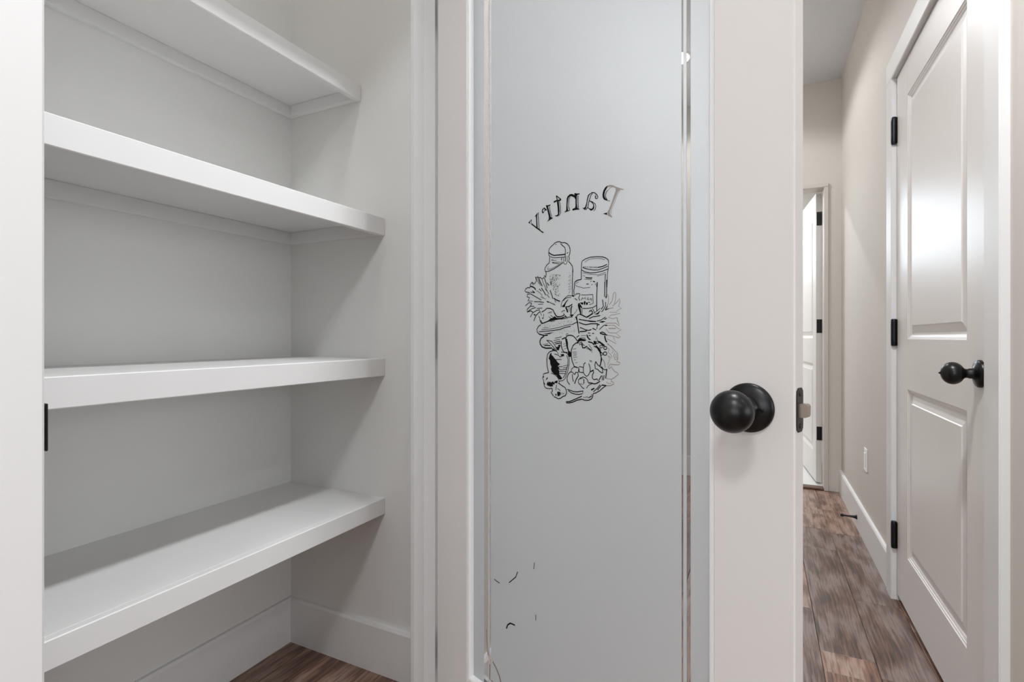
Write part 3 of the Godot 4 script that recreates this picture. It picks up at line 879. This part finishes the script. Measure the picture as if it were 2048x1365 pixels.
	stroke(s_dark, 9, [1723, 1877, 1758, 1809, 1765, 1740])
	stroke(s_dark, 16, [1681, 1754, 1737, 1698, 1800, 1701])
	stroke(s_dark, 8, [1421, 1856, 1480, 1840])
	stroke(s_dark, 8, [1421, 1838, 1473, 1822])
	stroke(s_dark, 17, [1800, 2082, 1790, 2061, 1765, 2052, 1741, 2060, 1730, 2081, 1741, 2101, 1765, 2110, 1790, 2102, 1800, 2082])
	stroke(s_dark, 17, [1800, 1984, 1789, 1961, 1762, 1951, 1735, 1960, 1723, 1982, 1735, 2005, 1762, 2015, 1789, 2006, 1800, 1984])
	stroke(s_dark, 14, [1715, 1976, 1707, 1960, 1688, 1953, 1669, 1959, 1661, 1975, 1669, 1991, 1688, 1997, 1707, 1991, 1715, 1976])
	stroke(s_dark, 14, [1709, 2107, 1699, 2088, 1677, 2081, 1655, 2088, 1646, 2106, 1655, 2124, 1677, 2132, 1699, 2125, 1709, 2107])
	stroke(s_dark, 14, [1623, 2179, 1616, 2165, 1599, 2159, 1582, 2164, 1575, 2178, 1582, 2193, 1599, 2199, 1616, 2193, 1623, 2179])
	stroke(s_dark, 11, [1667, 2051, 1659, 2034, 1638, 2027, 1618, 2033, 1610, 2050, 1618, 2066, 1638, 2074, 1659, 2067, 1667, 2051])
	fill(s_dark, [1509, 2202, 1560, 2208, 1574, 2155, 1523, 2137])
	fill(s_dark, [1166, 1678, 1196, 1679, 1189, 1631, 1166, 1623])
	stroke(s_dark, 17, [1203, 2449, 1269, 2431, 1341, 2401, 1406, 2394, 1463, 2408])
	stroke(s_dark, 20, [1203, 2373, 1334, 2378, 1363, 2389])
	stroke(s_dark, 17, [1188, 2596, 1312, 2581, 1441, 2555, 1568, 2549])
	stroke(s_dark, 19, [1181, 2543, 1276, 2512, 1341, 2499, 1456, 2514, 1610, 2511])
	stroke(s_dark, 21, [1582, 2484, 1644, 2500])
	stroke(s_dark, 14, [1596, 2478, 1582, 2415])
	stroke(s_dark, 17, [1491, 2434, 1568, 2399])
	stroke(s_dark, 14, [1637, 2406, 1699, 2454, 1746, 2486])
	stroke(s_dark, 18, [1651, 2347, 1699, 2363, 1746, 2346, 1773, 2324])
	stroke(s_dark, 21, [1651, 2344, 1733, 2318, 1807, 2310])
	stroke(s_dark, 27, [1753, 2296, 1773, 2217, 1800, 2184])
	stroke(s_dark, 31, [1526, 2194, 1568, 2143])
	stroke(s_dark, 23, [1637, 2194, 1753, 2122])
	stroke(s_dark, 9, [1225, 2297, 1348, 2302])
	stroke(s_dark, 11, [1225, 2262, 1334, 2250])
	stroke(s_dark, 14, [1384, 2348, 1441, 2345])
	stroke(s_dark, 17, [1406, 2308, 1449, 2296])
	stroke(s_dark, 12, [1561, 2228, 1571, 2279, 1610, 2205])
	stroke(s_dark, 20, [1753, 2481, 1807, 2477])
	stroke(s_dark, 16, [1188, 2156, 1247, 2186, 1261, 2128, 1276, 2076, 1356, 2094])
	fill(s_dark, [1623, 2540, 1706, 2555, 1773, 2545, 1706, 2529])
	fill(s_dark, [1473, 2339, 1498, 2351, 1537, 2342, 1501, 2328])
	fill(s_dark, [1136, 2168, 1151, 2215, 1203, 2262, 1269, 2239, 1327, 2233, 1356, 2216, 1312, 2198, 1225, 2203])
	fill(s_dark, [1356, 2331, 1384, 2308, 1406, 2262, 1463, 2222, 1413, 2222, 1363, 2273])
	stroke(s_dark, 17, [1706, 2936, 1719, 2868, 1726, 2817, 1678, 2763])
	stroke(s_dark, 15, [1773, 2888, 1773, 2821, 1719, 2744, 1685, 2718])
	stroke(s_dark, 15, [1767, 2748, 1840, 2773])
	stroke(s_dark, 26, [1356, 2631, 1427, 2663, 1498, 2701])
	stroke(s_dark, 20, [1261, 2674, 1356, 2631])
	stroke(s_dark, 17, [1413, 2606, 1498, 2638, 1596, 2647, 1658, 2656])
	stroke(s_dark, 12, [1658, 2786, 1589, 2738, 1512, 2695])
	stroke(s_dark, 15, [1582, 2556, 1678, 2577, 1773, 2625])
	stroke(s_dark, 17, [1181, 2601, 1341, 2573, 1568, 2551])
	stroke(s_dark, 20, [1456, 2766, 1498, 2707])
	stroke(s_dark, 15, [1269, 2796, 1384, 2792, 1498, 2804, 1582, 2840])
	stroke(s_dark, 14, [1254, 2797, 1254, 2680])
	stroke(s_dark, 14, [1491, 2787, 1533, 2717])
	stroke(s_dark, 18, [1596, 3248, 1589, 3124, 1582, 2977, 1585, 2738])
	stroke(s_dark, 11, [1232, 3046, 1370, 3038, 1491, 3039])
	stroke(s_dark, 12, [1498, 3039, 1505, 2878, 1420, 2859])
	stroke(s_dark, 13, [1232, 2949, 1269, 3000, 1276, 2965])
	stroke(s_dark, 13, [1291, 2970, 1327, 2997, 1334, 2956])
	stroke(s_dark, 10, [1370, 2948, 1377, 2988, 1406, 2981, 1406, 2964, 1381, 2965, 1413, 2940])
	stroke(s_dark, 10, [1434, 2939, 1441, 2973, 1477, 2965, 1463, 2915])
	stroke(s_dark, 10, [1438, 2956, 1466, 2949])
	stroke(s_dark, 16, [1399, 2906, 1434, 2896])
	stroke(s_dark, 28, [1173, 2894, 1203, 2811, 1218, 2740, 1225, 2681])
	stroke(s_dark, 20, [1203, 2857, 1240, 2809])
	stroke(s_dark, 17, [1757, 3247, 1753, 2979])
	stroke(s_dark, 17, [1794, 3278, 1794, 3010, 1780, 2955])
	fill(s_dark, [1807, 2830, 1814, 2802, 1773, 2748, 1753, 2743])
	fill(s_dark, [1526, 2678, 1596, 2704, 1671, 2752, 1616, 2675])
	fill(s_dark, [1733, 2587, 1800, 2613, 1800, 2596, 1760, 2580])
	fill(s_dark, [1623, 2539, 1712, 2559, 1773, 2547, 1706, 2528])
	fill(s_dark, [1399, 2722, 1441, 2766, 1456, 2737])
	fill(s_dark, [1203, 2910, 1283, 2906, 1276, 2860, 1240, 2873])
	fill(s_dark, [1291, 2912, 1312, 2934, 1341, 2909, 1320, 2858, 1298, 2865])
	fill(s_dark, [1348, 2903, 1392, 2901, 1377, 2855, 1341, 2863])
	fill(s_dark, [1773, 2989, 1800, 2998, 1800, 2970, 1773, 2955])
	stroke(s_dark, 16, [1240, 3333, 1237, 3450, 1246, 3637, 1264, 3668, 1340, 3697, 1443, 3714, 1585, 3707, 1712, 3688, 1777, 3663, 1826, 3626, 1836, 3576])
	stroke(s_dark, 12, [1836, 3576, 1828, 3464, 1815, 3398, 1801, 3146])
	stroke(s_dark, 8, [1322, 3634, 1375, 3666, 1472, 3683, 1585, 3677, 1695, 3658, 1755, 3634])
	stroke(s_dark, 14, [1270, 3551, 1299, 3529, 1398, 3501, 1512, 3476, 1612, 3469, 1723, 3488, 1820, 3515])
	stroke(s_dark, 15, [1246, 3501, 1328, 3456, 1443, 3430, 1557, 3424, 1695, 3436, 1826, 3465])
	stroke(s_dark, 18, [1601, 3513, 1723, 3522, 1804, 3550])
	stroke(s_dark, 8, [1270, 3448, 1443, 3404, 1612, 3380, 1777, 3411])
	stroke(s_dark, 9, [1276, 3396, 1328, 3382])
	stroke(s_dark, 8, [1590, 3359, 1750, 3382])
	stroke(s_dark, 15, [1772, 3389, 1766, 3349, 1758, 3149])
	stroke(s_dark, 21, [1334, 3356, 1386, 3344, 1483, 3334])
	stroke(s_dark, 9, [1305, 3328, 1478, 3309])
	stroke(s_dark, 19, [1091, 3297, 1151, 3321, 1240, 3333])
	stroke(s_dark, 15, [1351, 3235, 1403, 3234])
	stroke(s_dark, 19, [1500, 3275, 1545, 3262])
	stroke(s_dark, 9, [1443, 3270, 1472, 3282])
	stroke(s_dark, 11, [1466, 3213, 1489, 3221])
	stroke(s_dark, 10, [1545, 3207, 1568, 3238])
	stroke(s_dark, 16, [1596, 3254, 1579, 3191, 1590, 3161])
	stroke(s_dark, 14, [1299, 3564, 1297, 3536])
	stroke(s_dark, 14, [1331, 3560, 1329, 3533])
	stroke(s_dark, 14, [1372, 3555, 1369, 3528])
	stroke(s_dark, 14, [1415, 3550, 1412, 3522])
	stroke(s_dark, 14, [1452, 3546, 1450, 3518])
	stroke(s_dark, 14, [1483, 3542, 1481, 3514])
	stroke(s_dark, 14, [1520, 3537, 1518, 3510])
	stroke(s_dark, 14, [1551, 3533, 1549, 3506])
	stroke(s_dark, 14, [1585, 3529, 1582, 3502])
	stroke(s_dark, 17, [1076, 3274, 1113, 3309, 1166, 3324, 1237, 3332])
	stroke(s_dark, 17, [1076, 3274, 1076, 3188, 1064, 3141, 1070, 3027])
	stroke(s_dark, 9, [1101, 3253, 1113, 3224, 1154, 3206, 1284, 3169, 1435, 3168])
	stroke(s_dark, 8, [1101, 3262, 1178, 3290])
	stroke(s_dark, 15, [1094, 3045, 1119, 3072, 1196, 3072, 1208, 3057, 1178, 2997, 1202, 2944])
	stroke(s_dark, 14, [1082, 2993, 1142, 2952])
	stroke(s_dark, 26, [1022, 3044, 1064, 3030])
	stroke(s_dark, 13, [754, 2843, 765, 2901, 786, 2958, 862, 3016, 925, 3050, 983, 3047, 1062, 3026])
	stroke(s_dark, 12, [803, 2957, 851, 2996, 931, 3015, 999, 3011])
	stroke(s_dark, 20, [862, 2838, 947, 2847, 1031, 2885])
	stroke(s_dark, 33, [872, 2830, 904, 2779, 915, 2737])
	stroke(s_dark, 24, [1020, 2856, 999, 2800, 994, 2702])
	stroke(s_dark, 8, [936, 2831, 983, 2776])
	stroke(s_dark, 8, [925, 2803, 968, 2752])
	stroke(s_dark, 8, [957, 2843, 994, 2804])
	stroke(s_dark, 27, [1180, 2890, 1170, 2858, 1190, 2792, 1216, 2727, 1226, 2678])
	stroke(s_dark, 16, [1190, 2897, 1246, 2822, 1256, 2798])
	stroke(s_dark, 9, [1072, 2703, 1119, 2746, 1139, 2794])
	stroke(s_dark, 16, [1124, 2649, 1149, 2677, 1190, 2695, 1256, 2673, 1321, 2643])
	stroke(s_dark, 22, [1124, 2649, 1139, 2588, 1149, 2527])
	stroke(s_dark, 23, [595, 2736, 622, 2689, 666, 2658, 732, 2660])
	stroke(s_dark, 19, [829, 2653, 786, 2638, 672, 2624, 622, 2630])
	stroke(s_dark, 13, [765, 2747, 808, 2774, 856, 2772])
	stroke(s_dark, 9, [808, 2712, 835, 2728])
	fill(s_dark, [947, 2983, 904, 2969, 862, 2934, 819, 2886, 786, 2867, 776, 2842, 851, 2839, 856, 2876, 872, 2912, 910, 2952])
	fill(s_dark, [957, 2687, 999, 2698, 1051, 2692, 1072, 2703, 1041, 2664, 1010, 2652])
	fill(s_dark, [829, 2653, 862, 2685, 899, 2651])
	s_taupe = begin()
	stroke(s_taupe, 15, [1789, 1420, 1876, 1426, 1941, 1458, 1941, 1486, 1889, 1504, 1896, 1538, 1961, 1575, 2039, 1634, 2026, 1655, 1968, 1674, 1922, 1716, 1902, 1759, 1836, 1717])
	stroke(s_taupe, 13, [1769, 1547, 1896, 1538])
	stroke(s_taupe, 10, [1783, 1487, 1836, 1462, 1889, 1466])
	stroke(s_taupe, 15, [1807, 2157, 1890, 2106, 1958, 2044, 2018, 1994, 2025, 1898, 2005, 1852, 2065, 1837, 2052, 1797, 1985, 1794, 1869, 1801, 1821, 1736])
	stroke(s_taupe, 11, [1821, 1950, 1862, 1887, 1814, 1788])
	stroke(s_taupe, 11, [1821, 2082, 1855, 2054, 1821, 2007, 1869, 1980, 1903, 1940, 1896, 1906, 1842, 1944])
	stroke(s_taupe, 11, [1910, 2038, 1937, 2021, 1903, 1997])
	stroke(s_taupe, 12, [1958, 1999, 1944, 1941, 1978, 1874, 2018, 1898, 1985, 1931, 1985, 1988])
	stroke(s_taupe, 13, [1773, 2517, 1985, 2513, 2057, 2465])
	stroke(s_taupe, 12, [2018, 2608, 2018, 2548, 2057, 2492])
	stroke(s_taupe, 12, [1807, 2480, 1959, 2477, 2031, 2421, 2095, 2404, 1992, 2342, 2076, 2273, 2050, 2257, 1933, 2290, 1807, 2307])
	stroke(s_taupe, 11, [1992, 2342, 1840, 2351, 1787, 2419])
	stroke(s_taupe, 13, [1933, 2279, 1992, 2158, 1807, 2240])
	stroke(s_taupe, 18, [1834, 2424, 1985, 2422])
	stroke(s_taupe, 10, [1814, 2167, 1900, 2091])
	stroke(s_taupe, 13, [1854, 2839, 1913, 2909, 1940, 3029, 1966, 3055, 1985, 3026, 1979, 2911, 1953, 2851])
	stroke(s_taupe, 12, [1804, 3009, 1820, 3019, 1834, 2963, 1827, 2863, 1807, 2803])
	stroke(s_taupe, 12, [1920, 2814, 1985, 2855, 2063, 2934, 2069, 2884, 2044, 2803, 2101, 2768, 2005, 2728, 2076, 2682, 1972, 2663, 1887, 2655, 1827, 2618, 1933, 2593, 2005, 2613])
	stroke(s_taupe, 12, [1794, 2764, 1933, 2781])
	stroke(s_taupe, 9, [1854, 2706, 2018, 2700])
	stroke(s_taupe, 12, [2005, 2613, 2037, 2519])
	layered("vegetable_drawing", [[s_dark, mats.stroke], [s_taupe, mats.taupe]], gp)
	s_dark = begin()
	stroke(s_dark, 19, [-1122, -2957, -1037, -2977, -952, -2986])
	stroke(s_dark, 19, [-408, -2565, -466, -2694, -665, -2879])
	stroke(s_dark, 30, [-746, -3873, -706, -3780, -625, -3712, -486, -3698])
	stroke(s_dark, 14, [63, -2224, 45, -2363])
	stroke(s_dark, 14, [100, -3250, 100, -3369])
	layered("scratch", [[s_dark, mats.stroke]], gp)
	s_taupe = begin()
	stroke(s_taupe, 36, [-1373, -4150, -1371, -4402, -1348, -4577, -1310, -4695])
	var s_tan := begin()
	stroke(s_tan, 29, [-1272, -4863, -1272, -5190, -1160, -5199])
	stroke(s_tan, 36, [-1173, -4759, -1062, -4850, -965, -4970, -917, -5082])
	var s_pale := begin()
	stroke(s_pale, 50, [-1285, -4693, -1179, -4741])
	stroke(s_pale, 38, [-1297, -4698, -1266, -4852])
	layered("etched_flourish", [[s_taupe, mats.taupe], [s_tan, mats.tan], [s_pale, mats.pale]], gp)
	# stipple on the bottle and the kernels of the corn
	s = begin()
	var rng := RandomNumberGenerator.new()
	rng.seed = 21
	for k in 210:
		var x := 478.0 + 250.0 * pow(rng.randf(), 1.5)
		var y := 3478.0 - rng.randf() * 430.0
		if y < 3280.0 and x < 520.0 + (3280.0 - y) * 0.45:
			continue
		var an := rng.randf() * TAU
		var l := 6.0 + rng.randf() * 9.0
		stroke(s, 8 + rng.randi() % 9, [x, y, x + cos(an) * l, y + sin(an) * l])
	for k in 55:
		var x := 940.0 + 55.0 * rng.randf()
		var y := 3490.0 - rng.randf() * 400.0
		var an := rng.randf() * TAU
		stroke(s, 6, [x, y, x + cos(an) * 11.0, y + sin(an) * 11.0])
	for k in 130:
		var f := rng.randf()
		var x := 330.0 + 760.0 * f
		var y := 2430.0 + f * 95.0 + rng.randf() * 75.0 - (0.0 if rng.randf() < 0.55 else 150.0)
		stroke(s, 4, [x, y, x + 1.0, y + 9.0 + rng.randf() * 8.0])
	var sp := obj("stipple", s, mats.stroke, gp)
	sp.set_meta("kind", "stuff")

# rings of a panel: each [inset, depth]; the field closes the last one
func raised_panel(called: String, x0: float, x1: float, y0: float, y1: float, m: Material, parent: Node) -> void:
	var rings := [[0.0, 0.0], [0.002, -0.0025], [0.006, -0.0035], [0.0075, -0.0055], [0.013, -0.0075], [0.0155, -0.0100], [0.022, -0.0105], [0.046, -0.0045], [0.049, -0.0020]]
	var st := begin()
	for k in rings.size() - 1:
		var i: float = rings[k][0]
		var j: float = rings[k + 1][0]
		var z: float = rings[k][1]
		var y: float = rings[k + 1][1]
		var run := Vector2(j - i, y - z).normalized()
		var a := [Vector3(x0 + i, y0 + i, z), Vector3(x1 - i, y0 + i, z), Vector3(x1 - i, y1 - i, z), Vector3(x0 + i, y1 - i, z)]
		var b := [Vector3(x0 + j, y0 + j, y), Vector3(x1 - j, y0 + j, y), Vector3(x1 - j, y1 - j, y), Vector3(x0 + j, y1 - j, y)]
		var ins := [Vector3.UP, Vector3.LEFT, Vector3.DOWN, Vector3.RIGHT]
		for s in 4:
			var n: Vector3 = ins[s] * -run.y + Vector3.BACK * run.x
			quad(st, a[s], a[(s + 1) % 4], b[(s + 1) % 4], b[s], n)
	var q: float = rings[-1][0]
	var zz: float = rings[-1][1]
	quad(st, Vector3(x0 + q, y0 + q, zz), Vector3(x1 - q, y0 + q, zz), Vector3(x1 - q, y1 - q, zz), Vector3(x0 + q, y1 - q, zz), Vector3.BACK)
	obj(called, st, m, parent)

# a two panel slab in its own plane: x to the right, y up, face towards +z
func panel_slab(t: Node3D, w: float, st_w: float, y: Array, m: Material) -> void:
	bx("stile", Vector3(0, y[0], -0.035), Vector3(st_w, y[5], 0), m, t, 0.0012)
	bx("stile", Vector3(w - st_w, y[0], -0.035), Vector3(w, y[5], 0), m, t, 0.0012)
	bx("rail", Vector3(st_w, y[0], -0.035), Vector3(w - st_w, y[1], 0), m, t, 0.0001)
	bx("rail", Vector3(st_w, y[2], -0.035), Vector3(w - st_w, y[3], 0), m, t, 0.0001)
	bx("rail", Vector3(st_w, y[4], -0.035), Vector3(w - st_w, y[5], 0), m, t, 0.0001)
	raised_panel("panel", st_w, w - st_w, y[1], y[2], m, t)
	raised_panel("panel", st_w, w - st_w, y[3], y[4], m, t)
	bx("panel_core", Vector3(st_w, y[1], -0.033), Vector3(w - st_w, y[2], -0.013), m, t, 0.0001)
	bx("panel_core", Vector3(st_w, y[3], -0.033), Vector3(w - st_w, y[4], -0.013), m, t, 0.0001)

# ------------------------------------------------------------------ closet door on the right
func closet_door() -> void:
	var t := thing("door_2", "closed white two panel door with black knob on the right hall wall", "door", Vector3(0.474, 0, -2.452))
	t.set_meta("kind", "structure")
	t.rotation.y = -PI / 2.0
	# own x runs from the hinges (far) to the latch (near); own +z faces the hall
	var w := 0.916
	panel_slab(t, w, 0.160, [0.028, 0.225, 0.838, 1.020, 1.905, 2.036], mats.door)
	for h in [1.834, 1.046, 0.256]:
		var st := begin()
		lathe(st, [Vector2(0.0, -0.053), Vector2(0.008, -0.0525), Vector2(0.0095, -0.049), Vector2(0.0100, -0.0365), Vector2(0.0092, -0.0360), Vector2(0.0092, -0.0352), Vector2(0.0100, -0.0347), Vector2(0.0100, 0.0347), Vector2(0.0092, 0.0352), Vector2(0.0092, 0.036), Vector2(0.0100, 0.0365), Vector2(0.0095, 0.049), Vector2(0.008, 0.0525), Vector2(0.0, 0.053)], Vector3(-0.0005, h, 0.0098), Vector3.UP, 24)
		var hg := obj("hinge", st, mats.black, t)
		hg.set_meta("label", "black door hinge")
		bx("hinge_leaf", Vector3(0.0005, h - 0.05, 0.0), Vector3(0.0095, h + 0.05, 0.0022), mats.black, hg, 0.0005)
	# knob
	var at := Vector3(0.850, 0.939, 0.0)
	var st := begin()
	lathe(st, [Vector2(0.0, 0.0165), Vector2(0.013, 0.0160), Vector2(0.0155, 0.0135), Vector2(0.024, 0.0112), Vector2(0.031, 0.0085), Vector2(0.0335, 0.0050), Vector2(0.0335, 0.0)], at, Vector3.BACK, 48)
	var rose := obj("rose", st, mats.black, t)
	st = begin()
	var knob := [Vector2(0.0, 0.0810), Vector2(0.0012, 0.0810), Vector2(0.0030, 0.0775)]
	for k in range(2, 19):
		var an := PI * 0.5 - k * PI / 22.0
		knob.append(Vector2(0.0275 * cos(an), 0.0535 + 0.0235 * sin(an)))
	knob += [Vector2(0.0115, 0.0300), Vector2(0.0108, 0.0260), Vector2(0.0125, 0.0215), Vector2(0.0125, 0.0150)]
	lathe(st, knob, at, Vector3.BACK, 48)
	var kb := obj("door_knob", st, mats.black, rose)
	kb.set_meta("label", "round black knob with a small pointed lock button")
	# frame
	var f := thing("trim_2", "white casing round the closed closet door", "door frame")
	f.set_meta("kind", "structure")
	for e in [[2.4595, Vector3(0, 0, -1)], [1.5260, Vector3(0, 0, 1)]]:
		var s := begin()
		sweep(s, casing_profile(0.086, 0.018), Vector3(0.474, 0, -e[0]), e[1], Vector3.LEFT, Vector3(0, 2.042, 0))
		obj("casing", s, mats.trim, f)
	var sh := begin()
	sweep(sh, casing_profile(0.086, 0.018), Vector3(0.474, 2.042, -2.5455), Vector3.UP, Vector3.LEFT, Vector3(0, 0, 1.1055))
	obj("head_casing", sh, mats.trim, f)
	plan("jamb", 0.475, 0.60, 2.455, 2.463, 0.0, 2.047, mats.trim, f)
	plan("jamb", 0.475, 0.60, 1.526, 1.533, 0.0, 2.047, mats.trim, f)
	plan("head_jamb", 0.475, 0.60, 1.533, 2.455, 2.039, 2.047, mats.trim, f)
	plan("door_stop", 0.5105, 0.522, 1.533, 2.455, 0.03, 2.039, mats.trim, f)

# ------------------------------------------------------------------ doorway at the end of the hall
func far_door() -> void:
	var f := thing("trim_3", "narrow white trim round the bright doorway at the hall's end", "door frame")
	f.set_meta("kind", "structure")
	var M: Material = mats.end_trim
	plan("jamb", 0.374, 0.392, 4.0, 4.115, 0.0, 2.03, M, f)
	plan("jamb", -0.42, -0.402, 4.0, 4.115, 0.0, 2.03, M, f)
	plan("head_jamb", -0.42, 0.392, 4.0, 4.115, 2.03, 2.05, M, f)
	plan("casing", 0.374, 0.400, 3.985, 4.0, 0.0, 2.048, M, f, 0.003)
	plan("casing", -0.428, -0.402, 3.985, 4.0, 0.0, 2.048, M, f, 0.003)
	plan("head_casing", -0.428, 0.400, 3.982, 4.0, 2.030, 2.056, M, f, 0.003)
	plan("threshold", -0.402, 0.374, 3.985, 4.06, 0.0, 0.014, mats.sill, f, 0.004)
	# the door itself stands open into the far room
	var t := thing("door_3", "white panel door standing open in the far doorway, edge on", "door", Vector3(0.3389, 0, -4.122) + Vector3(-0.76 * sin(deg_to_rad(5.0)), 0, -0.76 * cos(deg_to_rad(5.0))))
	t.set_meta("kind", "structure")
	t.rotation.y = -PI / 2.0 + deg_to_rad(5.0)
	# own x runs towards the hall, own +z faces left into the doorway
	panel_slab(t, 0.76, 0.115, [0.022, 0.22, 0.84, 1.02, 1.90, 2.028], mats.door)
	for h in [1.850, 1.104, 0.36]:
		var hg := bx("hinge", Vector3(0.76, h - 0.047, -0.047), Vector3(0.763, h + 0.047, -0.004), mats.black, t, 0.001)
		hg.set_meta("label", "black hinge leaf")
		var st := begin()
		lathe(st, [Vector2(0.0, -0.048), Vector2(0.007, -0.046), Vector2(0.0075, 0.046), Vector2(0.0, 0.048)], Vector3(0.764, h, -0.043), Vector3.UP, 16)
		obj("barrel", st, mats.black, hg)

# ------------------------------------------------------------------ small fittings
func small_things() -> void:
	var o := thing("outlet_plate", "white outlet plate low on the right hall wall beyond the closet door", "outlet", Vector3(0.474, 0.41, -3.098))
	bx("cover", Vector3(-0.006, -0.0575, -0.036), Vector3(0.0, 0.0575, 0.036), mats.plastic, o, 0.0028)
	bx("receptacle", Vector3(-0.0085, -0.034, -0.017), Vector3(-0.005, 0.034, 0.017), mats.plastic, o, 0.001)
	for s in [-1.0, 1.0]:
		var st := begin()
		lathe(st, [Vector2(0.0032, 0.0), Vector2(0.003, 0.0008), Vector2(0.0, 0.001)], Vector3(-0.006, s * 0.048, 0), Vector3.LEFT, 14)
		obj("screw", st, mats.plastic, o)
	var d := thing("door_bumper", "black rigid door stop screwed to the right baseboard", "door stop", Vector3(0.4595, 0.0605, -3.285))
	var st := begin()
	lathe(st, [Vector2(0.0, 0.0), Vector2(0.0125, 0.0), Vector2(0.0125, 0.0025), Vector2(0.0095, 0.006), Vector2(0.0065, 0.018), Vector2(0.0050, 0.034), Vector2(0.0045, 0.055), Vector2(0.0045, 0.060)], Vector3.ZERO, Vector3.LEFT, 20)
	obj("stem", st, mats.black, d)
	st = begin()
	lathe(st, [Vector2(0.0, 0.060), Vector2(0.0070, 0.060), Vector2(0.0075, 0.063), Vector2(0.0075, 0.072), Vector2(0.0060, 0.075), Vector2(0.0, 0.076)], Vector3.ZERO, Vector3.LEFT, 20)
	obj("rubber_tip", st, mats.black, d)
